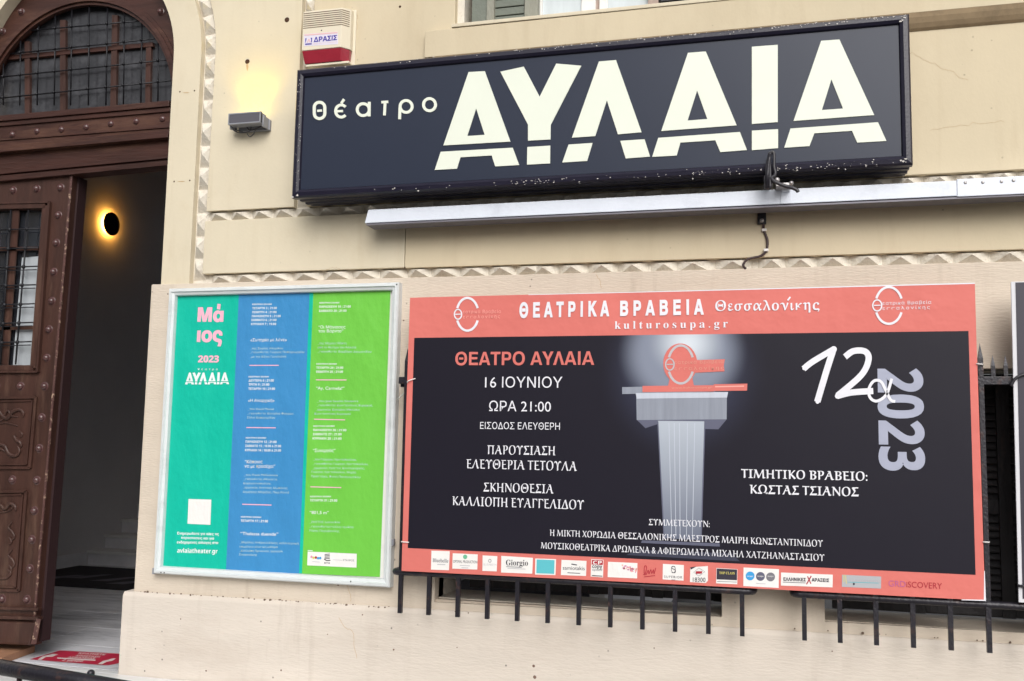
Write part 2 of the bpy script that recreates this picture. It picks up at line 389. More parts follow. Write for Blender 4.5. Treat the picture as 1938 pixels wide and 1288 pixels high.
def stroke_g(pts, w, y0, y1=None, fr=None, closed=False):
    if fr: pts = fr.P(pts); w = w / fr.k
    if closed: pts = pts + [pts[0]]
    L, R = ribbon(pts, w)
    if closed:
        a = pts[-2]; b = pts[1]; dx, dy = b[0] - a[0], b[1] - a[1]; n = math.hypot(dx, dy)
        L[0] = L[-1] = (pts[0][0] - dy / n * w / 2, pts[0][1] + dx / n * w / 2); R[0] = R[-1] = (pts[0][0] + dy / n * w / 2, pts[0][1] - dx / n * w / 2)
    k = len(pts); v = []
    for yy in ([y0] if y1 is None else [y0, y1]):
        v += [at(p[0], p[1], y0) * 1 if yy == y0 else Vector((at(p[0], p[1], y0).x, yy, at(p[0], p[1], y0).z)) for p in L + R]
    f = []
    for i in range(k - 1):
        f.append((i, i + 1, k + i + 1, k + i))
        if y1 is not None:
            o = 2 * k; f += [(o + i, o + k + i, o + k + i + 1, o + i + 1), (i, o + i, o + i + 1, i + 1), (k + i, k + i + 1, o + k + i + 1, o + k + i)]
    if y1 is not None and not closed:
        o = 2 * k; f += [(0, k, o + k, o), (k - 1, o + k - 1, o + 2 * k - 1, 2 * k - 1)]
    return v, f
def ell(cx, cy, rx, ry, a0=0, a1=360, n=28):
    full = abs(a1 - a0) >= 360
    return [(cx + rx * math.cos(math.radians(a0 + (a1 - a0) * i / n)), cy - ry * math.sin(math.radians(a0 + (a1 - a0) * i / n))) for i in range(n if full else n + 1)]
def spline2(pts, k=8): return [(p.x, p.y) for p in smooth_path([(a, b, 0) for a, b in pts], k)]

# ================================================================== ground
def ground():
    box('pavement', -40, 40, -3.6, -0.06, -0.45, -0.32, paving, kind='structure')
    box('road', -120, 120, -14, -3.6, -0.6, -0.45, asphalt, kind='structure')
    box('far_pavement', -120, 120, -20, -14, -0.6, -0.32, paving, kind='structure')
    box('ground', -250, 250, -250, 250, -1.0, -0.62, asphalt, kind='structure')
ground()

# ================================================================== the building
BX = -5.09       # axis of the arched door
B = thing('theatre_building', 'cream plastered theatre building with arched wooden door and bands of white pyramid studs', 'building', (BX, 0, 0))
SPR = 4.36
def door_hole(r, zs=0.0):
    return [(BX + r, zs)] + arc(BX, SPR, r, 0, 180, 28) + [(BX - r, zs)]
# core wall with openings, behind the recessed bands
W1 = (-2.10, -0.335, 0.62, 2.30); W2 = (0.235, 2.2, 0.62, 2.06); UW = (-2.02, -0.05, 4.40, 6.2)
rect = lambda q: [(q[0], q[2]), (q[1], q[2]), (q[1], q[3]), (q[0], q[3])]
plate('wall_core', [[(-12, 0.001), (BX - 0.885, 0.001)] + list(reversed(arc(BX, SPR, 0.885, 0, 180, 28))) + [(BX + 0.885, 0.001), (3.2, 0.001), (3.2, 7.5), (-12, 7.5)], rect(W1), rect(W2), rect(UW)], 0.05, 0.42, stud_m, B)
# archivolt and jamb band round the door
plate('door_surround', [[(BX + 0.868, 2.672)] + arc(BX, SPR, 0.868, 0, 180, 40) + [(BX - 0.868, 2.672), (BX - 1.095, 2.672)] + arc(BX, SPR, 1.095, 180, 0, 40) + [(BX + 1.095, 2.672)]], 0.0, 0.16, plaster2, B)
# wall blocks (front plane y=0)
def block(pts, mt=plaster, **k): return plate('wall_block', [pts], 0.0, 0.055, mt, B, bevel=0.004, **k)
ar = [(BX + 1.212 * math.cos(math.radians(a)), SPR + 1.212 * math.sin(math.radians(a))) for a in range(0, 91, 5)]
block([(-3.885, 3.191), (-3.206, 3.191), (-3.206, 7.0), (BX, 7.0)] + list(reversed(ar)), plaster2)
block([(-3.112, 3.191), (3.2, 3.191), (3.2, 7.0), (UW[1] + .02, 7.0), (UW[1] + .02, 4.30), (UW[0] - 0.05, 4.30), (UW[0] - .05, 7.0), (-3.112, 7.0)])
block([(-3.893, 2.742), (-2.381, 2.742), (-2.381, 3.119), (-3.893, 3.119)], plaster2)
block([(-2.377, 2.738), (3.2, 2.73), (3.2, 3.119), (-2.377, 3.119)])
# pyramid studs
def pyramid(x0, x1, z0, z1, dx=0.0, dz=0.0):
    r = random.uniform
    cx = (x0 + x1) / 2 + r(-.004, .004); cz = z0 + (z1 - z0) * (.68 if x1 - x0 > z1 - z0 or z1 < 3.2 and x0 > -3.88 else .5) + r(-.004, .004)
    a = 0.003
    v = [(x0 + a, 0.05, z0 + a), (x1 - a, 0.05, z0 + a), (x1 - a, 0.05, z1 - a), (x0 + a, 0.05, z1 - a), (cx + dx, -0.014 + r(-.006, .006), cz + dz)]
    put('pyramid_stud', v, [(0, 1, 4), (1, 2, 4), (2, 3, 4), (3, 0, 4), (3, 2, 1, 0)], stud_m, B)
low = [393, 439, 486, 548, 606, 661, 713, 766, 812, 866, 920, 973, 1027, 1081, 1138, 1196, 1256, 1312, 1387, 1460, 1515, 1576, 1641, 1704, 1774, 1840, 1912, 1985]
xs = [at(p, 525 - (p - 390) * 0.026).x for p in low]
for i in range(len(xs) - 1):
    c = xs[i]; h = (xs[i + 1] - xs[i]) * .5
    if i < 12: pyramid(c, xs[i + 1], 2.668, 2.742)
    else: pyramid(c - h + .002, c + h - .002, 2.655, 2.738)
x = -3.885
while x < 1.9:
    pyramid(x, x + 0.165, 3.119, 3.191); x += 0.168
zz = 2.70
ys = []
cells = [2.70, 2.86, 3.02, 3.19, 3.36, 3.52, 3.68, 3.85, 4.02, 4.18, 4.35]
for a, b in zip(cells[:-1], cells[1:]): pyramid(-3.992, -3.888, a, b)
for k in range(12):      # round the arch
    a0, a1 = math.radians(k * 7.6), math.radians((k + 1) * 7.6)
    P4 = [(BX + r * math.cos(a), SPR + r * math.sin(a)) for r, a in ((1.098, a0), (1.208, a0), (1.208, a1), (1.098, a1))]
    am = (a0 + a1) / 2; v = [(p[0], .05, p[1]) for p in P4] + [(BX + 1.153 * math.cos(am), -.012, SPR + 1.153 * math.sin(am))]
    put('pyramid_stud', v, [(0, 1, 4), (1, 2, 4), (2, 3, 4), (3, 0, 4), (3, 2, 1, 0)], stud_m, B)
for k in range(12): pyramid(-3.206, -3.112, 3.191 + k * .152, 3.191 + (k + 1) * .152)
# lower combed wall, one sheet with window openings, and the plinth
plate('lower_wall', [[(-4.278, 0.535), (3.2, 0.56), (3.2, 2.655), (-4.278, 2.672)],
      [(W1[0], .60), (W1[1], .62), (W1[1], W1[3]), (W1[0], W1[3])], [(W2[0], .63), (W2[1], .64), (W2[1], W2[3]), (W2[0], W2[3])]], -0.03, 0.14, rough_pl, B, bevel=0.004)
put('plinth', *(lambda a: a)(([(x, y, z) for x in (-4.345, 3.2) for (y, z) in ((-0.06, -0.45), (-0.06, .520 if x < 0 else .562), (-0.045, .545 if x < 0 else .585), (.139, .550 if x < 0 else .595), (.139, -.45))],
    [(0, 1, 6, 5), (1, 2, 7, 6), (2, 3, 8, 7), (3, 4, 9, 8), (4, 3, 2, 1, 0), (5, 6, 7, 8, 9)])), plinth_m, B, bevel=0.006)
# deep niche sills
box('window_sill', W1[0] - .02, W1[1] + .01, 0.0, 0.42, 0.58, 0.615, rough_pl, B)
box('window_sill', W2[0] - .01, W2[1], 0.0, 0.42, 0.60, 0.635, rough_pl, B)
# band under the upper window
plate('window_apron', [[(-2.262, 4.149), (3.2, 4.149), (3.2, 4.346), (-2.262, 4.332)]], -0.05, -0.001, plaster, B, bevel=0.004)
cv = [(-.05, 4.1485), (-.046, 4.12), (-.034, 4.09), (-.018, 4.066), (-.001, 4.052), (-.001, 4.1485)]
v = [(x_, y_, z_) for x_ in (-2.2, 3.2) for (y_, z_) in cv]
put('cove_moulding', v, [(k, (k + 1) % 6, 6 + (k + 1) % 6, 6 + k) for k in range(6)] + [tuple(range(6)), tuple(range(11, 5, -1))], mat('apron_shadow_plaster', alb(150, 130, 102), .9, var=.2, vscale=8, dirt=alb(96, 82, 66), dirt_amt=.6, dscale=5), B)  # the apron's shadow is painted into the cove's dark colour
box('upper_window_sill', -2.075, 3.2, -0.056, 0.10, 4.338, 4.362, plaster2, B, bevel=0.004)
# holes and rust left by old fixings
holes = [(543, 37, .019), (468, 116, .018), (757, 12, .009), (340.5, 173, .006), (368, 171, .006), (329.5, 343, .006), (359, 341, .006), (766, 506, .006)]
for (a, b, r) in holes:
    p = at(a, b, -0.001)
    v, f = dome_g((p.x, -0.0005, p.z), r * 1.0, .0035, 10, 2)
    put('anchor_hole', v, f, rust, B)
for i, (a, b, w, h) in enumerate([(468, 126, 2.2, 8), (352, 175, 7, .9), (343, 343, 8, .9)]):
    plate('rust_mark', S([(a - w, b - h * .4), (a + w * .4, b - h), (a + w, b), (a + w * .3, b + h), (a - w * .6, b + h * .6)], -.0012), -.0012, None, rust_s, B)
# peeled hairline cracks
for pts in ([(617, 510), (632, 506), (647, 511)], [(1725, 100), (1760, 118), (1830, 150)], [(1760, 245), (1830, 236), (1900, 228)], [(675, 25), (676, 34)], [(676, 40), (677, 56)]):
    w_ = [(a + random.gauss(0, 1.1), b + random.gauss(0, 1.6)) for a, b in spline2(pts, 7)]; v, f = stroke_g(w_, 0.4, -0.0011); put('plaster_crack', v, f, rust_s, B)

g = G()
for _ in range(150):
    xx = random.uniform(-4.2, 2.2) if random.random() < .4 else random.gauss(-2.9, .5); r_ = random.uniform(.0015, .005); zz_ = .548 + (.035 if xx > 0 else 0)
    v, f = dome_g((xx, -.047 + random.random() * .012, zz_ + .0005), r_ * random.uniform(1, 2.5), r_, 6, 2); g.add(v, f)
put('ledge_grit', g.v, g.f, mat('dark_grit', alb(110, 92, 78), .95), B, kind='stuff')
# plaster pits and hairline cracks on the lower wall
for (a, b, r_) in ((640, 1106, .008), (745, 1229, .006), (1010, 1260, .009), (1012, 1281, .011), (342, 1171, .005), (390, 1269, .006), (532, 1268, .006), (865, 1225, .004), (620, 1200, .004), (686, 1163, .005), (1238, 1226, .004), (1575, 1232, .004), (764, 606, .006)):
    p = at(a, b, -.0605 if b > 1130 else -.0305); v, f = dome_g((p.x, p.y, p.z), r_, .003, 7, 2); put('plaster_pit', v, f, mat('pit_shadow', alb(122, 98, 86), .95), B)
for pts, yy in (([(640, 1168), (652, 1186), (668, 1196), (670, 1222), (676, 1246)], -.0607), ([(658, 1108), (662, 1122), (664, 1138)], -.0307), ([(1128, 520), (1134, 530), (1138, 546)], -.0307)):
    w_ = [(a + random.gauss(0, .7), b + random.gauss(0, .7)) for a, b in spline2(pts, 5)]; v, f = stroke_g(w_, 0.8, yy); put('plaster_crack', v, f, rust_s, B)
# ---- ground-floor window shutters (dark) behind the grilles
def dark_window(x0, x1, z0, z1):
    wf = box('window_shutter', x0, x1, 0.30, 0.34, z0, z1, shutter_d, B)
    n = 4; w = (x1 - x0) / n
    for k in range(n + 1):
        xx = min(max(x0 + k * w, x0 + .03), x1 - .03); box('stile', xx - .035, xx + .035, 0.27, 0.299, z0, z1, shutter_d, wf, bevel=.003)
    for zc in (z0 + .05, z0 + (z1 - z0) * .45, z1 - .05):
        for k in range(n): box('rail', x0 + k * w + .036, x0 + (k + 1) * w - .036, .272, .299, zc - .04, zc + .04, shutter_d, wf, bevel=.003)
    z = z0 + .13
    g = G()
    for k in range(n):
        z = z0 + .12
        while z < z1 - .1:
            if abs(z - (z0 + (z1 - z0) * .45)) > .06:
                a, b = x0 + k * w + .037, x0 + (k + 1) * w - .037
                g.add([(a, .275, z), (b, .275, z), (b, .298, z + .03), (a, .298, z + .03), (a, .281, z - .006), (b, .281, z - .006), (b, .2985, z + .024), (a, .2985, z + .024)],
                      [(0, 1, 2, 3), (4, 7, 6, 5), (0, 4, 5, 1), (2, 6, 7, 3), (0, 3, 7, 4), (1, 5, 6, 2)])
            z += .042
    put('louvre_slats', g.v, g.f, shutter_d, wf, kind='stuff')
dark_window(W1[0] + .14, W1[1] - .002, .66, 2.29)
dark_window(W2[0] + .06, W2[1], .66, 2.05)

# ---- upper window
uw = frame_rect('window_frame', B, UW[0] + .03, UW[1] - .03, UW[2] - .03, UW[3], [(0, .24), (0, .16), (.05, .16), (.05, .24)], win_white)
def upx(px, y): return at(px, 20, y).x
ya = 0.05
sh = box('folded_shutter', upx(893, ya), upx(922, ya), 0.05, 0.22, 4.365, 6.1, shutter_g, B, bevel=.003)
box('hinge_stile', upx(922, ya), upx(936, ya), 0.035, 0.10, 4.366, 6.1, shutter_w, sh, bevel=.004)
lv = box('shutter_panel', upx(936, .09), upx(993, .09), .085, .11, 4.366, 6.1, shutter_g, B)
for k in range(22):
    z = 4.385 + k * .058
    box('louvre_slat', upx(936, .08) + .002, upx(993, .08), .066, .084, z, z + .05, shutter_g, lv, bevel=.004)
box('shutter_stile', upx(993, .06), upx(1018, .06), .05, .11, 4.366, 6.1, shutter_w, lv, bevel=.004)
for a, b, yy, mt in ((1018, 1026, .12, win_white), (1100, 1127, .12, win_white), (1134, 1150, .12, win_white), (1226, 1246, .09, win_wood)):
    box('casement_stile', upx(a, yy), upx(b, yy), yy, yy + .05, 4.366, 6.1, mt, B, bevel=.004)
box('casement_gap', upx(1127, .14), upx(1134, .14), .14, .17, 4.366, 6.1, win_wood, B)
for a, b in ((1026, 1100), (1150, 1226)):
    pn = box('window_pane', upx(a, .14), upx(b, .14), .14, .144, 4.366, 6.1, curtain, B)
sp = box('shutter_panel', upx(1250, .11), upx(1330, .11), .11, .14, 4.366, 6.1, shutter_d, B)
for k in range(20): box('louvre_slat', upx(1250, .1) + .002, upx(1330, .1), .09, .109, 4.38 + k * .058, 4.425 + k * .058, shutter_d, sp, bevel=.003)

# ================================================================== door: transom, fanlight, leaf
DY = 0.10
Z1 = Fr(0, 0, 3.22); Z2 = Fr(0, 320, 3.39); Z3 = Fr(0, 690, 4.15); Z4 = Fr(0, 700, 2.19)
fr_c = (-5.118, 4.00); FR = 0.87
ty = [(BX + 0.90, 3.86)] + arc(BX, SPR, .90, 0, 180, 32) + [(BX - .90, 3.86)]
fan = [(fr_c[0] + FR, 4.02)] + arc(fr_c[0], 4.02, FR, 0, 180, 36)
fan = arc(fr_c[0], 4.03, FR, 2, 178, 40)
ty = plate('tympanum', [ty, fan], DY, DY + .08, wood_h, B)
# moulding rings round the fanlight
for r0, r1, yy in ((.868, .90, .03), (.90, .925, .015), (.845, .866, .012)):
    v, f = poly_g([arc(fr_c[0], 4.03, r1, 0, 180, 44) + list(reversed(arc(fr_c[0], 4.03, r0, 0, 180, 44)))], DY - yy, DY + .02)
    put('arch_moulding', v, f, wood_h, ty)
def stud(px, py, parent, r=.026, y=DY):
    p = at(px, py, y); v, f = dome_g((p.x, y - .001, p.z), r, .026, 14, 4)
    v2, f2 = dome_g((p.x, y + .0, p.z), r * 1.25, .006, 14, 2); g = G().add(v, f).add(v2, f2)
    return put('stud', g.v, g.f, stud_w, parent, smooth=True)
for p in ((130, 70), (15, 190), (980, 70)): stud(*Z1(*p), ty, .024, DY - .004)
fg = plate('fanlight_pane', [arc(fr_c[0], 4.03, FR - .003, 1, 179, 40)], DY + .06, DY + .065, gf, B)
for a, b, w in (((165, 712), (165, 250), 30), ((382, 690), (382, 120), 34), ((688, 650), (700, 90), 34), ((898, 640), (905, 270), 30)):
    v, f = stroke_g([Z1(*a), Z1(*b)], w / 3.22, DY + .035, DY + .06); put('glazing_bar', v, f, wood, fg)
v, f = stroke_g([Z1(20, 352), Z1(930, 268)], 8, DY + .03, DY + .06); put('glazing_bar', v, f, wood_h, fg)
fi = None
IY = DY + .012
def fan_clip(x, z): return math.hypot(x - fr_c[0], z - 4.03) < FR - .004
bars_h = [((-300, 228), (860, 125)), ((-300, 365), (940, 235)), ((-300, 500), (1030, 362)), ((-300, 628), (1040, 490)), ]
bars_v = [(-300, -300), (-190, -188), (-85, -82), (22, 20), (130, 120), (240, 226), (340, 330), (440, 430), (545, 538), (658, 645), (760, 752), (868, 858), (968, 962)]
def bar_line(a, b, r=.0055):
    A = at(*Z1(*a), IY); Bv = at(*Z1(*b), IY); pts = [A + (Bv - A) * (i / 40) for i in range(41)]
    pts = [p for p in pts if fan_clip(p.x, p.z)]
    if len(pts) > 1: tube('iron_bar', [pts[0], pts[-1]], r, iron, fg, n=6)
for a, b in bars_h: bar_line(a, b)
for xt, xb in bars_v: bar_line((xt, -60), (xb, 640))
for (xt, xb) in bars_v:
    for a, b in bars_h:
        x = xb; y = a[1] + (b[1] - a[1]) * (x - a[0]) / (b[0] - a[0])
        x = xb + (xt - xb) * (640 - y) / 700
        p = at(*Z1(x, y), IY)
        if fan_clip(p.x, p.z):
            v, f = dome_g((p.x, IY - .002, p.z), .013, .018, 6, 2); g = G().add(v, f)
            put('rosette', g.v, g.f, iron, fg)
# transom beam, built of stepped mouldings (each surveyed at both ends)
def beam(name, y_top_l, y_top_r, y_bot_l, y_bot_r, yf, mt=wood_h, parent=None):
    pl = [(-250, y_top_l + (y_top_l - y_top_r) * .24), (1045, y_top_r), (1045, y_bot_r), (-250, y_bot_l + (y_bot_l - y_bot_r) * .24)]
    q = S(Z1.P(pl), DY)
    return plate(name, [[q[3], q[2], q[1], q[0]]], yf, DY + .09, mt, parent or B, bevel=.004)
tb = beam('transom_beam', 715, 622, 1100, 1000, DY + .01)
beam('moulding', 712, 618, 745, 652, DY - .03, parent=tb)
beam('moulding', 748, 655, 772, 680, DY - .015, parent=tb)
beam('moulding', 893, 800, 915, 822, DY - .03, parent=tb)
beam('moulding', 918, 825, 938, 845, DY - .045, parent=tb)
beam('moulding', 1050, 952, 1062, 962, DY - .008, parent=tb)
beam('moulding', 1080, 985, 1112, 1012, DY - .035, parent=tb)
for p in ((80, 820), (230, 800), (380, 790), (530, 775), (680, 755), (835, 740), (995, 725)): stud(*Z1(*p), tb, .027, DY + .008)
# leaf
def leaf_edge(py): return 137.5 + (64 - 137.5) * (py - 340) / (1210 - 340)       # front arris of the leaf
def LX(dx, py): return leaf_edge(py) + dx * (1 - (py - 340) / 870 * .0)
lt, lb = 337, 1212
q = S([(leaf_edge(lt), lt), (leaf_edge(lb), lb + 6)], DY)
lx_top, lx_bot = q[0][0], q[1][0]; lz_top, lz_bot = q[0][1] + .03, 0.095
def lface(pts, y=DY): return S(pts, y)
gl = [(Z2(268, 252)), (Z2(192, 1256)), (Z2(-135, 1256)), (Z2(-60, 262))]
lf = plate('door_leaf', [[(lx_bot, lz_bot), (lx_top, lz_top), (-6.02, lz_top), (-6.05, lz_bot)], list(reversed(S(gl, DY)))], DY, DY + .085, wood, B, bevel=.003,
           label='closed left door leaf with glazed grille and carved panels')
# worn astragal along the meeting edge
v = []; 
a = [(lx_bot - .014, lz_bot + .11), (lx_bot + .004, lz_bot + .11), (lx_top + .004, lz_top - .002), (lx_top - .014, lz_top - .002)]
plate('astragal', [a], DY - .012, DY - .0005, wood_worn, lf, bevel=.004)
plate('rebate_strip', [[(lx_bot + .001, lz_bot + .02), (lx_bot + .022, lz_bot + .02), (lx_top + .016, lz_top - .01), (lx_top + .001, lz_top - .01)]], DY + .05, DY + .14, mat('shaded_rebate_wood', alb(50, 30, 32), .6), lf)  # shade on the leaf edge put in as a darker wood colour
def mould(pts, w, yf, mt=wood, name='moulding', parent=None):
    v, f = stroke_g(pts, w, yf, DY + .01); return put(name, v, f, mt, parent or lf)
def panel_frame(TL, TR, BR, BL, w, yf):
    for a, b in ((TL, TR), (TR, BR), (BR, BL), (BL, TL)): mould([a, b], w, yf)
panel_frame(Z2(-80, 240), Z2(288, 232), Z2(212, 1275), Z2(-155, 1275), 9, DY - .018)
panel_frame(Z2(-102, 217), Z2(312, 208), Z2(235, 1298), Z2(-180, 1298), 4, DY - .026)
lg = plate('leaf_pane', [list(reversed(S([(Z2(270, 250)), (Z2(190, 1258)), (Z2(-138, 1258)), (Z2(-63, 260))], DY)))], DY + .05, DY + .055, glass, lf)
plate('reflection_pane', [list(reversed(S([Z2(112, 560), Z2(248, 548), Z2(192, 1255), Z2(52, 1255)], DY)))], DY + .046, DY + .0495, mat('painted_reflection_glass', (0.40, 0.43, 0.46), .12, var=.25, vscale=2.2, spec=.9), lf)  # pale colour painted in for the bright reflection in this pane
for a, b, w in (((108, 255), (34, 1255), 13),):
    mould([Z2(*a), Z2(*b)], w, DY + .02, wood, 'glazing_bar')
for y0 in (510, 1016): mould([Z2(-62 - .075 * (y0 - 262), y0 + 6), Z2(250, y0)], 7, DY + .022, wood, 'glazing_bar')
LY = DY - .012
def lbar(a, b, r=.0065): tube('iron_bar', [at(*Z2(*a), LY), at(*Z2(*b), LY)], r, iron, lf, n=6)
for xt, xb in ((183, 100), (70, 2), (-25, -85)): lbar((xt, 262), (xb, 1252))
for y0 in (383, 506, 625, 743, 865, 985, 1108):
    t = (y0 - 262) / 990; lbar((-64 - 74 * t, y0 + 8), (266 - 76 * t, y0 - 3), .0055)
    if y0 > 600: lbar((-62 - 74 * t, y0 + 28), (262 - 76 * t, y0 + 19), .004)
    for xt, xb in ((183, 100), (70, 2)):
        x = xt + (xb - xt) * t; p = at(*Z2(x, y0 + (183 - x) * .03), LY - .004)
        v, f = dome_g((p.x, LY - .004, p.z), .017, .016, 8, 3); put('rosette', v, f, iron, lf, smooth=True)
for p in ((85, 135), (237, 125), (390, 118), (375, 295), (362, 472), (345, 658), (333, 845), (315, 1028), (300, 1210), (-65, 145)): stud(*Z2(*p), lf, .026)
for p in ((86, 67), (185, 67), (173, 197), (163, 325), (52, 455), (153, 457), (143, 583), (133, 702), (125, 823), (10, 948), (112, 950), (-14, 67)): stud(*Z4(*p), lf, .027)
# carved lower panels
for (TL, TR, BR, BL) in (((-66, 116), (146, 112), (122, 405), (-90, 405)), ((-84, 506), (106, 502), (76, 915), (-112, 910))):
    panel_frame(Z4(*TL), Z4(*TR), Z4(*BR), Z4(*BL), 5, DY - .016)
    panel_frame(Z4(TL[0] + 14, TL[1] + 14), Z4(TR[0] - 14, TR[1] + 14), Z4(BR[0] - 14, BR[1] - 14), Z4(BL[0] + 14, BL[1] - 14), 3.2, DY - .010)
def scroll(pts, r=.015, fr=Z3):
    p = [at(*fr(*q), DY - .004) for q in pts]; p = smooth_path(p, 5)
    rr = [r * (.55 + .45 * math.sin(math.pi * i / (len(p) - 1))) for i in range(len(p))]
    tube('carved_scroll', p, rr, wood, lf, n=8)
scroll([(-60, 400), (-20, 350), (20, 400), (60, 420), (100, 370), (150, 350), (185, 375), (180, 410)])
scroll([(-30, 380), (10, 440), (60, 360), (90, 400), (140, 410)], .008)
scroll([(110, 555), (130, 590), (160, 610), (168, 645)]); scroll([(150, 520), (175, 545), (160, 570)], .008)
scroll([(-60, 640), (0, 625), (40, 640), (70, 695), (120, 715), (155, 680), (140, 640)]); scroll([(-40, 690), (0, 660), (40, 680)], .008)
scroll([(-60, 480), (40, 455), (140, 480)], .006)
scroll([(-40, 1140), (0, 1100), (40, 1130), (80, 1090), (120, 1110), (125, 1145)]); scroll([(-10, 1160), (60, 1150), (100, 1125)], .007)
for oy in (0, 115):
    scroll([(50, 640 + oy - 10), (35, 652 + oy), (50, 668 + oy), (60, 690 + oy), (50, 705 + oy)], .010, Z4)
    scroll([(38, 700 + oy - 8), (48, 712 + oy), (36, 724 + oy)], .008, Z4)
scroll([(-40, 840), (0, 862), (30, 860), (46, 840), (30, 825)], .010, Z4); scroll([(-60, 700), (-20, 650), (-30, 760), (-60, 800)], .012, Z4)
# bottom rail and kick block
mould([Z4(-140, 983), Z4(158, 992)], 5, DY - .03); mould([Z4(-142, 1020), Z4(158, 1030)], 6, DY - .036)
kb = S([Z4(-142, 1034), Z4(166, 1042), Z4(140, 1136), Z4(-150, 1126)], DY)
plate('kick_board', [[kb[3], kb[2], kb[1], kb[0]]], DY - .045, DY - .0005, wood, lf, bevel=.012)
v = S([Z4(150, 1030), Z4(170, 1032), Z4(150, 1135), Z4(128, 1135)], DY - .046)
plate('worn_corner', [v], DY - .0465, None, wood_worn, lf)
# hinge fragments glimpsed between leaf and hall
for y0 in (565, 705): 
    a = Z3(438, y0); p = at(a[0] + 3, a[1], DY + .1); box('latch_plate', p.x - .012, p.x + .012, DY + .121, DY + .13, p.z - .03, p.z + .03, brown, lf)

# ================================================================== hall behind the door
HX = -8.36
box('hall_wall', HX - .1, HX, .43, 12, 0, 5.4, hall, B)
box('hall_wall', HX, 0.5, 12, 12.1, 0, 5.4, hall, B)
box('hall_wall', -1.2, -1.1, .43, 12, 0, 5.4, hall, B)
box('hall_wall', HX, -6.4, .425, .46, 0, 5.4, hall, B)
plate_xy = [[(HX - .1, .43), (0.5, .43), (0.5, 12.1), (HX - .1, 12.1)], [(-8.2, 7.6), (-5.2, 7.6), (-5.2, 9.8), (-8.2, 9.8)]]  # ceiling hole added over the stairs to let sky light in
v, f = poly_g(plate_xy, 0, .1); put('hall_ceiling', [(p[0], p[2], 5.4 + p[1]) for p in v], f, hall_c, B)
box('baseboard', HX, HX + .03, .5, 4.6, .002, .16, marble_d, B)
hf = box('hall_floor', HX, -1.1, .005, 12, -.03, -.004, mat('grout_grey', alb(90, 90, 96), .7), kind='structure')
# marble slabs, laid at a slight angle to the facade, uneven joints
def slab(x0, x1, y0, y1): return box('marble_slab', x0 + .003, x1 - .003, y0 + .003, y1 - .003, -.004, random.uniform(0, .0012), marble, hf, bevel=.0015)
yy = .01
for r in range(9):
    dy = .62; off = (-.37 if r % 2 else 0) + HX
    xx = off
    while xx < -3.6:
        slab(max(xx, HX), min(xx + 1.05, -3.6), yy, yy + dy); xx += 1.05
    yy += dy
st = thing('landing', 'pale marble landing slab in front of the arched door', 'step', (-5.0, -.5, -.3)) 
box('step_slab', -8.5, -2.6, -1.6, -0.064, -.32, -.002, mat('pale_marble', alb(236, 236, 236), .35, var=.05, vscale=2, dirt=alb(170, 172, 178), dirt_amt=.4, dscale=1.4, stretch=(.6, 2, 1), dlo=.5, dhi=.75), st, bevel=.008)
box('step_slab', -8.5, -4.346, -0.0635, 0.0045, -.32, -.0025, MATS['pale_marble'], st)
# brown threshold board below the leaf
TZ = 0.05
a = on_floor(3.5, 1244, TZ); b = on_floor(64, 1222, TZ)
c = b + (b - a) * .05
v = [(-6.6, a.y, 0.001), (a.x, a.y, .001), (c.x, c.y, .001), (-6.6, c.y, .001)]; v += [(p[0], p[1], TZ) for p in v]
th = put('threshold_board', v, [(0, 1, 5, 4), (1, 2, 6, 5), (2, 3, 7, 6), (3, 0, 4, 7), (4, 5, 6, 7), (3, 2, 1, 0)], brown, B, bevel=.004)
# staircase
stair = put('staircase', *box_g(HX + .001, -5.6, 7.25, 8.2, .001, 1.2), marble_d, B)
s0 = on_floor(145, 1067).y
for k in range(9):
    y0 = s0 + k * .31
    rs = box('step', HX + .001, -5.6, y0 + .02, y0 + .31, .001 + (0 if k == 0 else k * .172), (k + 1) * .172 - .032, marble_d, stair)
    box('tread', HX + .001, -5.59, y0 - .015, y0 + .325, (k + 1) * .172 - .031, (k + 1) * .172, MATS['pale_marble'], stair, bevel=.004)
# mats
m0 = on_floor(90, 1106); m1 = on_floor(260, 1119)
dm = thing('door_mat', 'long black patterned mat on the hall floor before the stairs', 'mat', (-7, 3.6, .002))
box('mat_base', HX + .05, -5.2, 3.02, 4.45, .002, .014, mat_black, dm, bevel=.003)
for (x0, y0) in ((-8.0, 3.35), (-7.75, 3.5), (-7.35, 3.42), (-7.05, 3.3), (-6.75, 3.45), (-6.4, 3.25), (-6.1, 3.38)):
    put('mat_stripe', [(x0, y0, .0155), (x0 + .22, y0 + .02, .0155), (x0 + .34, y0 + .42, .0155), (x0 + .22, y0 + .38, .0155)], [(0, 1, 2, 3)], mat_grey, dm)
dr = thing('carpet_runner', 'dark red carpet edge on the marble floor beside the door jamb', 'carpet', (-5.9, 2.8, .002))
box('carpet_piece', -6.35, -5.0, 2.72, 3.015, .002, .010, mat_red, dr)
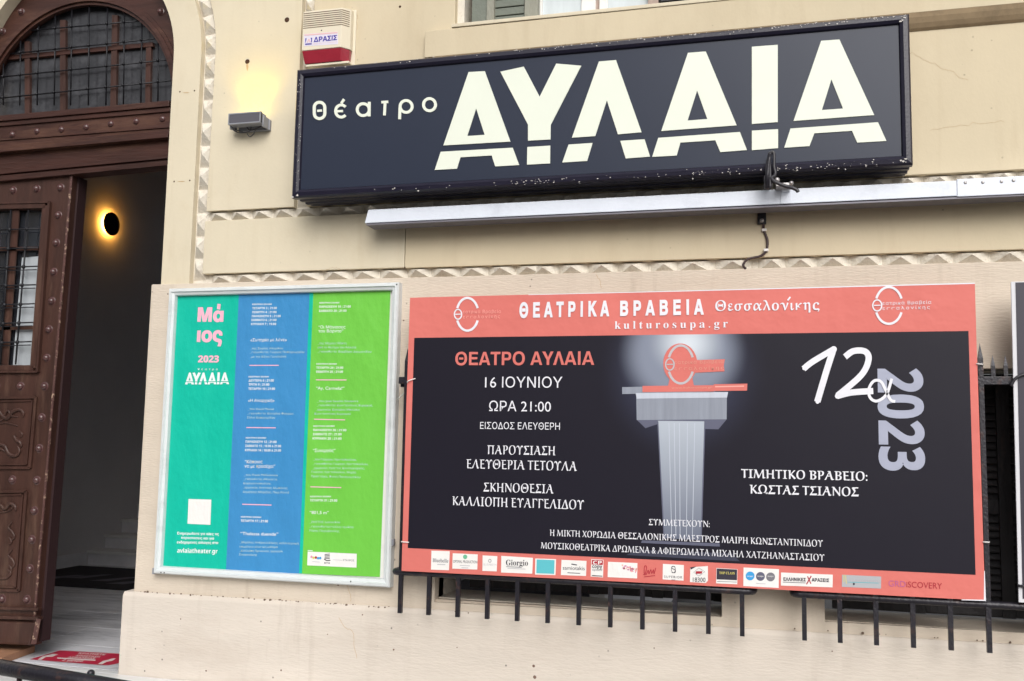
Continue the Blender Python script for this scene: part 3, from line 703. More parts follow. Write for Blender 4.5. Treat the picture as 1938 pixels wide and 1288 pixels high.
# wall lamp with a black disc and light behind
lp = on_side(213, 427, HX)
wl_ = thing('hall_wall_lamp', 'round black disc lamp glowing amber on the dark hall wall', 'wall lamp', (HX, lp.y, lp.z))
def disc_x(x0, x1, r, cy, cz, n=32):
    v = []; 
    for xx in (x0, x1): v += [(xx, cy + r * math.cos(2 * math.pi * k / n), cz + r * math.sin(2 * math.pi * k / n)) for k in range(n)]
    f = [tuple(range(n)), tuple(range(2 * n - 1, n - 1, -1))] + [(k, (k + 1) % n, n + (k + 1) % n, n + k) for k in range(n)]
    return v, f
v, f = disc_x(HX + .052, HX + .072, .150, lp.y - .1, lp.z); put('disc_cover', v, f, lamp_black, wl_)
v, f = disc_x(HX + .022, HX + .051, .120, lp.y - .1, lp.z); put('light_ring', v, f, amber_em, wl_)
v, f = disc_x(HX + .001, HX + .021, .06, lp.y - .1, lp.z); put('mounting', v, f, lamp_black, wl_)

# ================================================================== sign
SX0, SX1, SZ0, SZ1, SY = -3.067, 0.726, 3.170, 4.040, -0.30
sg = thing('theatre_sign', 'wide dark navy sign box with big white letters above the two posters', 'sign', ((SX0 + SX1) / 2, -.03, SZ0))
prof = [(.012, -.012), (.012, -.07), (.006, -.075), (.006, -.11), (.012, -.115), (.012, -.15), (.006, -.155), (.006, -.19), (.012, -.195), (.012, -.235), (0, -.245), (0, -.288), (.010, SY), (.034, SY - .004), (.050, SY + .006), (.056, SY + .022), (.056, -.012)]
frame_rect('sign_frame', sg, SX0, SX1, SZ0, SZ1, prof, sign_frame)
box('sign_panel', SX0 + .0565, SX1 - .0565, SY + .020, -.015, SZ0 + .0565, SZ1 - .0565, sign_face, sg)
LYF, LYB = SY + .0150, SY + .0198
Z5 = Fr(820, 0, 2.9958); Z6 = Fr(1240, 0, 2.7765); Z8 = Fr(580, 160, 7.4538)
LET = [
 [[Z5.P([(200, 407), (292, 402), (437, 801), (57, 823)]), Z5.P([(243, 613), (291, 763), (192, 770)])], [Z5.P([(42, 859), (450, 836), (487, 934), (351, 942), (331, 880), (154, 890), (134, 955), (8, 962)])]],
 [[Z5.P([(380, 405), (513, 376), (603, 547), (697, 359), (839, 371), (666, 706), (664, 789), (537, 796), (537, 705)])], [Z5.P([(533, 832), (663, 824), (662, 925), (531, 932)])]],
 [[Z5.P([(939, 347), (1036, 339), (1181, 748), (1047, 760), (984, 567), (918, 770), (786, 779)])], [Z5.P([(767, 818), (903, 809), (872, 911), (731, 920)])], [Z5.P([(1060, 797), (1198, 788), (1229, 886), (1091, 897)])]],
 [[Z6.P([(172, 276), (266, 269), (428, 657), (32, 687)]), Z6.P([(220, 474), (274, 624), (170, 632)])], [Z6.P([(16, 723), (445, 692), (482, 787), (342, 798), (316, 736), (132, 748), (113, 816), (-16, 823)])]],
 [[Z6.P([(508, 244), (644, 234), (644, 640), (508, 650)])], [Z6.P([(508, 685), (646, 677), (646, 777), (508, 788)])]],
 [[Z6.P([(872, 213), (968, 206), (1151, 603), (727, 634)]), Z6.P([(926, 415), (987, 569), (876, 577)])], [Z6.P([(711, 674), (1171, 641), (1215, 739), (1062, 748), (1034, 686), (836, 699), (811, 766), (678, 775)])]],
]
for L in LET:
    g = G()
    for shp in L: g.add(*poly_g([S(l, LYF) for l in shp], LYF, LYB))
    put('letter', g.v, g.f, white_ac, sg)
def small(strokes):
    g = G()
    for i, (pts, w, cl) in enumerate(strokes): g.add(*stroke_g(pts, w, LYF - i * .0004, LYB, Z8, cl))
    put('small_letter', g.v, g.f, white_ac, sg)
stad = [(115 + 0, 300)]
stadium = ell(183, 318, 74, 72, 0, 180, 14) + ell(183, 405, 74, 72, 180, 360, 14)
small([(stadium, 42, True), ([(150, 368), (216, 362)], 32, False)])
small([(ell(490, 370, 80, 86, 42, 318, 24), 40, False), ([(428, 374), (513, 369)], 32, False), ([(490, 262), (530, 203)], 36, False)])
small([(ell(800, 350, 85, 84), 40, True), ([(885, 240), (882, 445)], 40, False)])
small([([(1056, 246), (1152, 240)], 36, False), ([(1108, 262), (1098, 432)], 38, False)])
small([(ell(1405, 305, 85, 84), 40, True), ([(1318, 320), (1313, 485)], 40, False)])
small([(ell(1735, 280, 85, 86), 40, True)])
# chipped paint along the frame edges: bare metal flecks
g = G()
def fleck(px, py, s, y):
    n = random.randint(4, 6); a0 = random.random() * 6
    pts = [(px + s * random.uniform(.35, 1) * math.cos(a0 + 6.283 * k / n) * random.uniform(.8, 2.2), py + s * random.uniform(.35, 1) * math.sin(a0 + 6.283 * k / n)) for k in range(n)]
    w = S(pts, y); v, f = poly_g([w], y); g.add(v, f)
for _ in range(200):
    t = random.random() ** .75; x = 570 + 1145 * t; top = 129 - (x - 562) * .0899
    if random.random() < .45 + .5 * t: fleck(x, top + abs(random.gauss(0, 3.0)) + 1.2, random.uniform(.5, 1.7), SY - .0052)
for _ in range(150):
    x = random.choice([random.uniform(700, 1715), random.gauss(1010, 40), random.gauss(1330, 60), random.gauss(1540, 60)])
    if 560 < x < 1722: fleck(x, 360 - (x - 567) * .0548 + random.gauss(9, 3.5), random.uniform(.4, 1.7), SY - .0052)
for _ in range(40): fleck(564 - random.random() * 7 * 0 + random.uniform(-6, 6), random.uniform(150, 360), random.uniform(.4, 1.2), SY - .0052)
for (px, py) in ((1708, 38), (1712, 33), (1704, 40), (1714, 300), (1710, 305), (553, 372), (563, 369), (1705, 303)): fleck(px, py, 2.6, SY - .0053)
put('paint_chips', g.v, g.f, chip_m, sg, kind='stuff')

# ================================================================== poster case and poster
PX0, PX1, PZ0, PZ1, PY = -4.090, -2.377, 0.682, 2.628, -0.10
pc = thing('poster_case', 'shallow aluminium display frame on the wall right of the arched door', 'poster frame', ((PX0 + PX1) / 2, -.03, PZ0))
frame_rect('frame_bar', pc, PX0, PX1, PZ0, PZ1, [(0, -.031), (0, -.088), (.008, PY), (.024, PY - .002), (.030, -.092), (.046, -.086), (.050, -.066), (.050, -.031)], alu)
box('back_board', PX0 + .051, PX1 - .051, -.052, -.0305, PZ0 + .051, PZ1 - .051, paper_w, pc)
for (px, py) in ((305, 1083), (311, 1083.5), (664, 1100), (318, 556), (751, 538)):
    p = at(px, py, PY); v, f = dome_g((p.x, PY - .002, p.z), .005, .003, 8, 2); put('rivet', v, f, grille_m, pc)
for (px, py) in ((743, 1026), (292, 1080)):
    p = at(px, py, -.07); box('latch', p.x - .006, p.x + .012, -.085, -.055, p.z - .02, p.z + .02, grey_alu, pc)
QY = -.058
po = thing('poster', 'creased May programme poster in teal, blue and green stripes inside the aluminium frame', 'poster', ((PX0 + PX1) / 2, QY, 1.6))
A_ = Fr(280, 520, 3.876); B_ = Fr(280, 820, 3.876)
def wavy_quad(name, tl, tr, br, bl, y, mt, parent, amp=.0, nx=10, ny=14):
    q = [at(p[0], p[1], y) for p in (tl, tr, br, bl)]; v = []; f = []
    for j in range(ny + 1):
        for i in range(nx + 1):
            u, w = i / nx, j / ny
            p = (q[0] * (1 - u) + q[1] * u) * (1 - w) + (q[3] * (1 - u) + q[2] * u) * w
            v.append(p)
    for j in range(ny):
        for i in range(nx): a = j * (nx + 1) + i; f.append((a, a + 1, a + nx + 2, a + nx + 1))
    return put(name, v, f, mt, parent)
tl, tr, bl, br = (329, 559), (739, 549), (303, 1074), (719, 1091.5)
wavy_quad('teal_stripe', tl, (452, 556), (427.5, 1079), bl, QY, teal, po)
wavy_quad('blue_stripe', (452, 556), (590, 552.6), (568, 1085), (427.5, 1079), QY, blue, po)
wavy_quad('stripe_edge', (586, 552.6), (593, 552.4), (571.5, 1085.3), (566, 1085), QY - .0007, teal, po, nx=1)
wavy_quad('green_stripe', (590, 552.6), tr, br, (568, 1085), QY, green, po)
TY = QY - .0014
def pt(s, a, b, h, style='bold', mt=ink_white, fr=A_): return text(po, s, a, b, h, TY, style, mt, fr)
H = 'ΚΕΝΤΡΙΚΗ ΣΚΗΝΗ'
for args in (
 (H, (765, 221), (908, 220), 11), ('ΤΕΤΑΡΤΗ 3 | 21:00', (765, 252), (945, 250), 16), ('ΠΕΜΠΤΗ 4 | 21:00', (765, 281), (943, 280), 16), ('ΠΑΡΑΣΚΕΥΗ 5 | 21:00', (762, 310), (973, 309), 16),
 ('ΣΑΒΒΑΤΟ 6 | 21:00', (758, 338), (942, 338), 16), ('ΚΥΡΙΑΚΗ 7 | 19:00', (756, 368), (940, 367), 16), ('«Σωτηρία με λένε»', (752, 487), (1018, 485), 22, 'semi'),
 ('_της Σοφίας Αδαμίδου', (750, 546), (990, 545), 15, 'sans', ink_pale), ('_σκηνοθεσία: Γιώργος Παπαγεωργίου', (748, 573), (1146, 572), 15, 'sans', ink_pale), ('_με την Κάτια Γκουλιώνη', (748, 606), (1012, 605), 15, 'sans', ink_pale),
 (H, (738, 752), (886, 752), 11), ('ΔΕΥΤΕΡΑ 8 | 21:00', (738, 783), (923, 782), 17), ('ΤΡΙΤΗ 9 | 21:00', (738, 812), (890, 812), 17), ('ΤΕΤΑΡΤΗ 10 | 21:00', (736, 843), (932, 843), 17),
 ('«Η Αναρχική»', (734, 930), (927, 930), 21, 'semi'), ('_του David Mamet', (732, 990), (926, 990), 15, 'sans', ink_pale), ('_σκηνοθεσία: Κατερίνα Φαγρών,', (730, 1022), (1072, 1024), 15, 'sans', ink_pale), ('Σόλια Καπαγερίδου', (726, 1052), (932, 1054), 15, 'sans', ink_pale),
 (H, (1258, 210), (1402, 209), 11), ('ΠΑΡΑΣΚΕΥΗ 19 | 21:00', (1256, 241), (1487, 239), 16), ('ΣΑΒΒΑΤΟ 20 | 21:00', (1254, 271), (1456, 270), 16), ('“Οι Μάγισσες', (1250, 392), (1448, 392), 22, 'semi'), ('του Βάρντο”', (1250, 421), (1432, 421), 22, 'semi'),
 ('_της Μαρίας Ράπτη', (1245, 508), (1455, 508), 15, 'sans', ink_pale), ('από το θέατρο του Άλλοτε', (1245, 538), (1528, 538), 15, 'sans', ink_pale), ('_σκηνοθεσία: Βαρβάρα Δουμανίδου', (1243, 568), (1638, 570), 15, 'sans', ink_pale),
 (H, (1236, 658), (1384, 658), 11), ('ΤΕΤΑΡΤΗ 24 | 21:00', (1234, 688), (1432, 688), 16), ('ΠΕΜΠΤΗ 25 | 21:00', (1234, 718), (1430, 718), 16), ('“Ay, Carmela!”', (1232, 840), (1440, 842), 23, 'semi'),
 ('_του José Sanchis Sinisterra', (1240, 932), (1542, 932), 15, 'sans', ink_pale), ('_σκηνοθεσία: Κωνσταντίνος Κυριακού,', (1240, 962), (1648, 964), 15, 'sans', ink_pale), ('_ερμηνεία: Κατερίνα Μπιλάλη', (1232, 994), (1550, 996), 15, 'sans', ink_pale), ('Κωνσταντίνος Κυριακού', (1222, 1024), (1486, 1026), 15, 'sans', ink_pale),
 (H, (1214, 1114), (1368, 1114), 11), ('ΠΑΡΑΣΚΕΥΗ 26 | 21:00', (1212, 1145), (1455, 1146), 16)): pt(*args)
for args in (
 ('ΣΑΒΒΑΤΟ 27 | 21:00', (1210, 13), (1420, 14), 17), ('ΚΥΡΙΑΚΗ 28 | 21:00', (1208, 44), (1420, 46), 17), ('“Συνεργός”', (1210, 136), (1375, 136), 24, 'semi'),
 ('_του Γιώργου Χριστοδούλου,', (1212, 196), (1530, 200), 15, 'sans', ink_pale), ('_σκηνοθεσία: Γιώργος Χριστοδούλου,', (1210, 228), (1615, 232), 15, 'sans', ink_pale), ('_ερμηνεία: Χρήστος Κοντογεώργης,', (1208, 260), (1590, 262), 15, 'sans', ink_pale),
 ('Γιώργος Χριστοδούλου, Μαρία', (1200, 288), (1526, 292), 15, 'sans', ink_pale), ('Προϊστάκη, Φανή Παναγιωτίδου', (1198, 320), (1558, 328), 15, 'sans', ink_pale),
 (H, (1190, 468), (1342, 468), 11), ('ΤΕΤΑΡΤΗ 31 | 21:00', (1188, 498), (1388, 500), 17), ('“801,5 m”', (1186, 590), (1325, 592), 24, 'semi'),
 ('_ΖΗΣΤΟΣ Ιωαννίδου', (1184, 656), (1408, 658), 15, 'sans', ink_pale), ('_σκηνοθεσία/σύλληψη-ιδέα:', (1184, 688), (1510, 694), 15, 'sans', ink_pale), ('Χάρης Πεχλιβανίδης', (1182, 718), (1404, 724), 15, 'sans', ink_pale),
 (H, (718, 37), (866, 38), 11), ('ΠΑΡΑΣΚΕΥΗ 12 | 21:00', (716, 68), (943, 70), 17), ('ΣΑΒΒΑΤΟ 13 | 18:00 & 21:00', (714, 99), (976, 101), 17), ('ΚΥΡΙΑΚΗ 14 | 18:00 & 21:00', (712, 130), (976, 133), 17),
 ('“Κάποιος', (710, 218), (840, 218), 24, 'semi'), ('να με προσέχει”', (708, 250), (932, 252), 24, 'semi'),
 ('_του Frank McGuinness', (704, 310), (952, 312), 15, 'sans', ink_pale), ('_σκηνοθεσία: Αθανασία', (702, 340), (948, 344), 15, 'sans', ink_pale), ('Καραγιαννοπούλου,', (700, 372), (902, 374), 15, 'sans', ink_pale),
 ('_ερμηνεία: Αντίνοος Αλμπάνης,', (698, 402), (1026, 408), 15, 'sans', ink_pale), ('Δημήτρης Μάριζας, Πιερ Ροντέ', (696, 434), (1035, 440), 15, 'sans', ink_pale),
 (H, (682, 617), (830, 620), 11), ('ΤΕΤΑΡΤΗ 17 | 21:00', (680, 648), (880, 652), 17), ('“Thalassa duende”', (678, 744), (955, 750), 24, 'semi'),
 ('_Μιχάλης Ανδρουλιδάκης, καλλιτεχνική', (674, 804), (1104, 814), 15, 'sans', ink_pale), ('επιμέλεια-κλασική κιθάρα', (672, 836), (952, 840), 15, 'sans', ink_pale), ('_Καλλιόπη Πρινιανού, τραγούδι', (670, 866), (988, 872), 15, 'sans', ink_pale), ('Σουρανάκης', (668, 894), (800, 898), 15, 'sans', ink_pale),
 ('Ενημερωθείτε για όλες τις', (215, 741), (520, 747), 20, 'bold'), ('παραστάσεις και για', (243, 773), (484, 779), 20, 'bold'), ('ενδεχόμενες αλλαγές στο:', (212, 806), (518, 811), 20, 'bold'), ('avlaiatheater.gr', (214, 874), (510, 880), 33, 'bold')):
    args = list(args) + [None] * (6 - len(args)); pt(args[0], args[1], args[2], args[3], args[4] or 'bold', args[5] or ink_white, B_)
def rule(a, b, w, fr, parent=po, y=TY, mt=ink_pink):
    v, f = stroke_g([fr(*a), fr(*b)], w / fr.k, y); return put('rule', v, f, mt, parent)
for a, b in (((745, 663), (960, 663)), ((722, 1119), (937, 1121)), ((1232, 769), (1456, 770)), ((1218, 1058), (1446, 1063))): rule(a, b, 7, A_)
for a, b in (((692, 519), (906, 525)), ((1192, 391), (1418, 397))): rule(a, b, 7, B_)
pt('Μά', (362, 340), (553, 340), 103, 'black', ink_pink); pt('ιος', (358, 488), (545, 488), 108, 'black', ink_pink); pt('2023', (366, 640), (520, 640), 50, 'black', ink_pink)
v, f = stroke_g([(518, 252), (522, 212)], 24, TY, None, A_); put('accent', v, f, ink_pink, po)
text(po, 'θέατρο', (365, 698), (512, 698), 15, TY, 'sans', ink_white, A_, spacing=1.8)
# small copy of the theatre's lettering on the poster
sA, sB = at(823, 320, LYF), at(1677, 266, LYF)
dA, dB = at(*A_(272, 802), TY), at(*A_(595, 802), TY)
top_s = at(1553, 76, LYF).z - sB.z; top_d = at(*A_(272, 716), TY).z - dA.z
for L in LET:
    g = G()
    for shp in L:
        loops = []
        for l in shp:
            r = []
            for p in l:
                w = at(p[0], p[1], LYF); u = (w.x - sA.x) / (sB.x - sA.x); t = (w.z - sA.z) / top_s
                r.append((dA.x + (dB.x - dA.x) * u, dA.z + (dB.z - dA.z) * u + top_d * t))
            loops.append(r)
        g.add(*poly_g(loops, TY))
    put('logo_letter', g.v, g.f, ink_white, po)
def card(parent, pts, fr, y, mt, name='print_card'):
    w = S(fr.P(pts), y); return plate(name, [w], y, None, mt, parent)
card(po, [(298, 480), (465, 485), (458, 670), (290, 662)], B_, TY, paper_w, 'blank_card')
lc = card(po, [(1172, 866), (1532, 882), (1530, 984), (1168, 967)], B_, TY, paper_w, 'logo_card')
rule((1172, 858), (1208, 860), 5, B_, mt=ink_white)
for (x, y, mt) in ((1200, 905, b_pink), (1215, 912, b_yellow), (1232, 910, b_red), (1248, 915, b_blue), (1264, 914, b_blue)):
    plate('logo_mark', [S(B_.P(ell(x, y, 9, 10, n=10)), TY - .001)], TY - .001, None, mt, lc)
v, f = stroke_g([(1205, 940), (1260, 943)], 4, TY - .001, None, B_); put('logo_mark', v, f, b_pgrey, lc)
for k in range(4):
    v, f = stroke_g([(1296 - 0, 888 + k * 10), (1334, 884 + k * 11)], 5, TY - .001, None, B_); put('logo_mark', v, f, b_dark, lc)
v, f = stroke_g(spline2([(1292, 920), (1312, 932), (1338, 930)], 4), 7, TY - .001, None, B_); put('logo_mark', v, f, b_dark, lc)
text(lc, 'ΕΤΗ', (1294, 955), (1334, 957), 12, TY - .001, 'bold', b_dark, B_)
text(lc, 'ΣΤΑΥΡΟΣ', (1430, 935), (1512, 938), 13, TY - .001, 'sans', b_dark, B_); v, f = stroke_g([(1355, 926), (1425, 930)], 3, TY - .001, None, B_); put('logo_mark', v, f, b_pgrey, lc)

# ================================================================== banner
BY = -0.25
bn = thing('awards_banner', 'wide coral and black theatre awards banner tied over the window grilles', 'banner', (-.6, BY, .82))
Y3 = Fr(750, 530, 3.23); Y4 = Fr(1150, 530, 2.7296); Y5 = Fr(750, 820, 3.23); Y6 = Fr(1250, 860, 3.0762)
oc = S([(776, 563), (1300, 549.5), (1845, 534.5), (1848, 640), (1857, 900), (1864.5, 1136), (1310, 1107), (760, 1080), (768, 800)], BY)
bd = plate('banner_sheet', [list(reversed(oc))], BY, BY + .012, coral, bn)
hem = S([(1000, 557), (1300, 549.5), (1845, 534.5), (1845, 536.8), (1300, 551), (1000, 558)], BY - .0005)
plate('white_hem', [list(reversed(hem))], BY - .0007, None, b_white, bn)
hem = S([(1862.5, 1080), (1863.8, 1080), (1866, 1137), (1820, 1135.5), (1820, 1134), (1862, 1134.5)], BY - .0005)
plate('white_hem', [hem], BY - .0007, None, b_white, bn)
# black printed field with the photographic glow of a spotlight
dm_ = bpy.data.materials.new('black_field_print'); dm_.use_nodes = True
n = dm_.node_tree.nodes; l = dm_.node_tree.links; p = n['Principled BSDF']; p.inputs['Roughness'].default_value = .42
geo = n.new('ShaderNodeNewGeometry')
def glow(px, py, rx, rz, lo, hi, val, power=1.0):
    c = at(px, py, BY); s = n.new('ShaderNodeVectorMath'); s.operation = 'SUBTRACT'; s.inputs[1].default_value = (c.x, BY, c.z)
    q = n.new('ShaderNodeVectorMath'); q.operation = 'MULTIPLY'; q.inputs[1].default_value = (1 / rx, 0, 1 / rz)
    ln = n.new('ShaderNodeVectorMath'); ln.operation = 'LENGTH'; r = n.new('ShaderNodeMapRange'); r.interpolation_type = 'SMOOTHSTEP'
    r.inputs[1].default_value = hi; r.inputs[2].default_value = lo; r.inputs[3].default_value = 0; r.inputs[4].default_value = val
    l.new(geo.outputs['Position'], s.inputs[0]); l.new(s.outputs[0], q.inputs[0]); l.new(q.outputs[0], ln.inputs[0]); l.new(ln.outputs['Value'], r.inputs[0])
    return r.outputs[0]
def mixc(prev, fac, col):
    x = n.new('ShaderNodeMix'); x.data_type = 'RGBA'; l.new(fac, x.inputs['Factor'])
    if isinstance(prev, tuple): x.inputs[6].default_value = (*prev, 1)
    else: l.new(prev, x.inputs[6])
    x.inputs[7].default_value = (*col, 1); return x.outputs[2]
base = alb(31, 29, 40); p.inputs['Specular IOR Level'].default_value = .2
cur = mixc(base, glow(1290, 700, .50, .55, 0.2, 1.0, .55), alb(78, 84, 112))
cur = mixc(cur, glow(1290, 668, .385, .36, 0.55, 1.0, .75), alb(150, 158, 176))
cur = mixc(cur, glow(1300, 650, .24, .22, 0.0, 1.0, .9), alb(222, 230, 238))
l.new(cur, p.inputs['Base Color'])
t = n.new('ShaderNodeTexNoise'); t.inputs['Scale'].default_value = 2.4; bb = n.new('ShaderNodeBump'); bb.inputs['Strength'].default_value = .22; bb.inputs['Distance'].default_value = .01
l.new(geo.outputs['Position'], t.inputs['Vector']); l.new(t.outputs['Fac'], bb.inputs['Height']); l.new(bb.outputs[0], p.inputs['Normal'])
plate('black_field', [list(reversed(S([(784, 639), (1833, 626), (1846.5, 1087.6), (771.7, 1036.7)], BY - .0012)))], BY - .0012, None, dm_, bn)
y1 = BY - .0024; y2 = BY - .0036; y3 = BY - .0048
def bt(s, a, b, h, style, mt, fr=None, sp=1.0, y=y3, parent=None): return text(parent or bn, s, a, b, h, y, style, mt, fr, sp)
# podium: printed picture
pod_m = mat('podium_print', alb(142, 148, 162), .5, var=.16, vscale=5, stretch=(6, 1, .4))
pod_l = mat('podium_light_print', alb(196, 202, 216), .5, var=.1, vscale=5, stretch=(6, 1, .4))
pod_d = mat('podium_dark_print', alb(92, 94, 116), .5)
pod_k = mat('podium_base_print', alb(52, 54, 74), .5)
pod = card(bn, [(148, 608), (616, 602), (615, 718), (150, 722)], Y4, y1, pod_m, 'podium_picture')
card(pod, [(145, 583), (622, 577), (617, 606), (150, 612)], Y4, y2, pod_l)
card(pod, [(152, 722), (615, 718), (572, 770), (498, 768), (262, 742), (195, 764)], Y4, y1 - .0003, pod_d)
card(pod, [(75, 552), (560, 542), (556, 575), (75, 588)], Y4, y1 - .0006, pod_m)
cm = bpy.data.materials.new('column_gradient_print'); cm.use_nodes = True; n = cm.node_tree.nodes; l = cm.node_tree.links
cg = n.new('ShaderNodeNewGeometry'); cs = n.new('ShaderNodeSeparateXYZ'); l.new(cg.outputs['Position'], cs.inputs[0])
cr = n.new('ShaderNodeMapRange'); cr.inputs[1].default_value = at(1290, 1018, BY).z; cr.inputs[2].default_value = at(1290, 800, BY).z; l.new(cs.outputs['Z'], cr.inputs[0])
cx2 = n.new('ShaderNodeMix'); cx2.data_type = 'RGBA'; cx2.inputs[6].default_value = (*alb(108, 114, 132), 1); cx2.inputs[7].default_value = (*alb(182, 190, 202), 1); l.new(cr.outputs[0], cx2.inputs['Factor'])
l.new(cx2.outputs[2], n['Principled BSDF'].inputs['Base Color']); n['Principled BSDF'].inputs['Roughness'].default_value = .5; n['Principled BSDF'].inputs['Specular IOR Level'].default_value = .2
gcol = plate('column_picture', [list(reversed(S([(1245, 796), (1334, 797), (1327, 1022), (1257, 1018)], y2)))], y2, None, cm, bn)
for x in (1266, 1276, 1286, 1301, 1315):
    v, f = stroke_g([(x, 800), (x * .8 + 1292 * .2, 1015)], 1.1, y2 - .0008); put('fluting', v, f, pod_l, gcol)
for a, b in (((1245, 797), (1257, 1018)), ((1334, 797), (1327, 1020))):
    v, f = stroke_g([a, b], 2.2, y2 - .0006); put('fluting', v, f, pod_d, gcol)
card(bn, [(1215, 1022), (1362, 1028), (1362, 1034), (1213, 1027)], Fr(0, 0, 1), y1, pod_d, 'base_picture')
card(bn, [(1205, 1040), (1385, 1047), (1400, 1062), (1185, 1050)], Fr(0, 0, 1), y1, pod_k, 'base_picture')
# awards logo
def logo(cx, cy, rx, ry, fr, t1, t2, h, mt_ring=b_white, mt_t=b_white, parent=None, y=y2, w=13):
    lg_ = None
    for a0, a1 in ((22, 158), (202, 338)):
        v, f = stroke_g(ell(cx, cy, rx, ry, a0, a1, 22), w, y, None, fr)
        o = put('logo_arc', v, f, mt_ring, parent or bn)
    tx = cx - rx * .86
    v, f = stroke_g(ell(tx, cy, rx * .33, ry * .30), w * .55, y - .0004, None, fr, True); put('logo_theta', v, f, mt_ring, parent or bn)
    v, f = stroke_g([(tx - rx * .25, cy), (tx + rx * .25, cy - 1)], w * .45, y - .0008, None, fr); put('logo_theta', v, f, mt_ring, parent or bn)
    bt('εατρικά Βραβεία', t1[0], t1[1], h, 'sans', mt_t, fr, 1.15, y - .0004, parent); bt('εσσαλονίκης', t2[0], t2[1], h, 'sans', mt_t, fr, 1.4, y - .0004, parent)
logo(435, 208, 67, 100, Y3, ((408, 202), (640, 200)), ((408, 234), (634, 230)), 20, w=14, mt_t=pale_coral)
logo(1453, 130, 70, 95, Y4, ((1420, 127), (1672, 121)), ((1420, 153), (1665, 147)), 17, w=12, mt_t=b_white)
tro = plate('trophy_picture', [list(reversed(S(Y4.P(ell(375, 430, 88, 104, n=30)), y2)))], y2, None, coral, bn)
card(tro, [(445, 412), (606, 408), (600, 440), (604, 470), (445, 478)], Y4, y2 - .0003, coral)
card(tro, [(322, 500), (436, 498), (446, 545), (312, 548)], Y4, y2 - .0006, coral)
card(tro, [(180, 546), (548, 542), (548, 574), (180, 578)], Y4, y2 - .0009, coral)
card(tro, [(548, 537), (722, 534), (720, 570), (548, 572)], Y4, y2 - .0009, coral)
v, f = stroke_g([(555, 550), (705, 547)], 6, y2 - .0014, None, Y4); put('print_card', v, f, pale_coral, tro)
logo(378, 435, 66, 98, Y4, ((345, 432), (600, 428)), ((345, 464), (600, 460)), 17, b_pgrey, dim_coral, tro, y2 - .0014, 12)
bt('www.kulturosupa.gr', (330, 560), (540, 557), 10, 'sans', dim_coral, Y4, 1.0, y2 - .0014, tro)
# headings
bt('ΘΕΑΤΡΙΚΑ', (752, 227), (1302, 217), 91, 'black', b_white, Y3, 1.7); bt('ΒΡΑΒΕΙΑ', (1368, 216), (1880, 207), 91, 'black', b_white, Y3, 1.7)
bt('kulturosupa.gr', (1163.3, 622), (1377.5, 619), 15, 'serl', b_white, None, 1.5)
bt('Θεσσαλονίκης', (556, 158), (1094, 152), 54, 'serb', b_white, Y4, 1.1)
v, f = stroke_g([(930, 104), (944, 86)], 8, y3, None, Y4); put('accent', v, f, b_white, bn)
bt('ΘΕΑΤΡΟ ΑΥΛΑΙΑ', (360, 519), (1210, 517), 80, 'bold', coral, Y3)
bt('16 ΙΟΥΝΙΟΥ', (542, 655), (1015, 657), 66, 'sans', b_white, Y3); bt('ΩΡΑ 21:00', (567, 799), (945, 803), 63, 'sans', b_white, Y3)
bt('ΕΙΣΟΔΟΣ ΕΛΕΥΘΕΡΗ', (512, 908), (1000, 914), 42, 'sans', b_white, Y3)
bt('ΠΑΡΟΥΣΙΑΣΗ', (556, 126), (972, 133), 55, 'ser', b_white, Y5); bt('ΕΛΕΥΘΕΡΙΑ ΤΕΤΟΥΛΑ', (428, 212), (1105, 229), 56, 'ser', b_white, Y5)
bt('ΣΚΗΝΟΘΕΣΙΑ', (532, 354), (962, 367), 55, 'ser', b_white, Y5); bt('ΚΑΛΛΙΟΠΗ ΕΥΑΓΓΕΛΙΔΟΥ', (342, 438), (1147, 465), 56, 'ser', b_white, Y5)
bt('ΣΥΜΜΕΤΕΧΟΥΝ:', (1227.7, 993.4), (1343, 997.4), 12, 'ser', b_white)
bt('Η ΜΙΚΤΗ ΧΟΡΩΔΙΑ ΘΕΣΣΑΛΟΝΙΚΗΣ ΜΑΕΣΤΡΟΣ ΜΑΙΡΗ ΚΩΝΣΤΑΝΤΙΝΙΔΟΥ', (1040.4, 1013.5), (1557.5, 1034.6), 12, 'ser', b_white)
bt('ΜΟΥΣΙΚΟΘΕΑΤΡΙΚΑ ΔΡΩΜΕΝΑ & ΑΦΙΕΡΩΜΑΤΑ ΜΙΧΑΗΛ ΧΑΤΖΗΑΝΑΣΤΑΣΙΟΥ', (1023.7, 1037.5), (1560.5, 1061.5), 12, 'ser', b_white)
bt('ΤΙΜΗΤΙΚΟ ΒΡΑΒΕΙΟ:', (470, 134), (1205, 152), 51, 'serb', b_white, Y6); bt('ΚΩΣΤΑΣ ΤΣΙΑΝΟΣ', (520, 226), (1155, 243), 52, 'serb', b_white, Y6)
# upright year
A0 = at(*Y4(1398, 455), y1); B0 = at(*Y4(1408, 982), y1); U0 = at(*Y4(1628, 455), y1) - A0
v, f = text_g('2023', 'heavy', A0, B0, U0, 1.0); put('text_line', v, f, b_lav, bn)
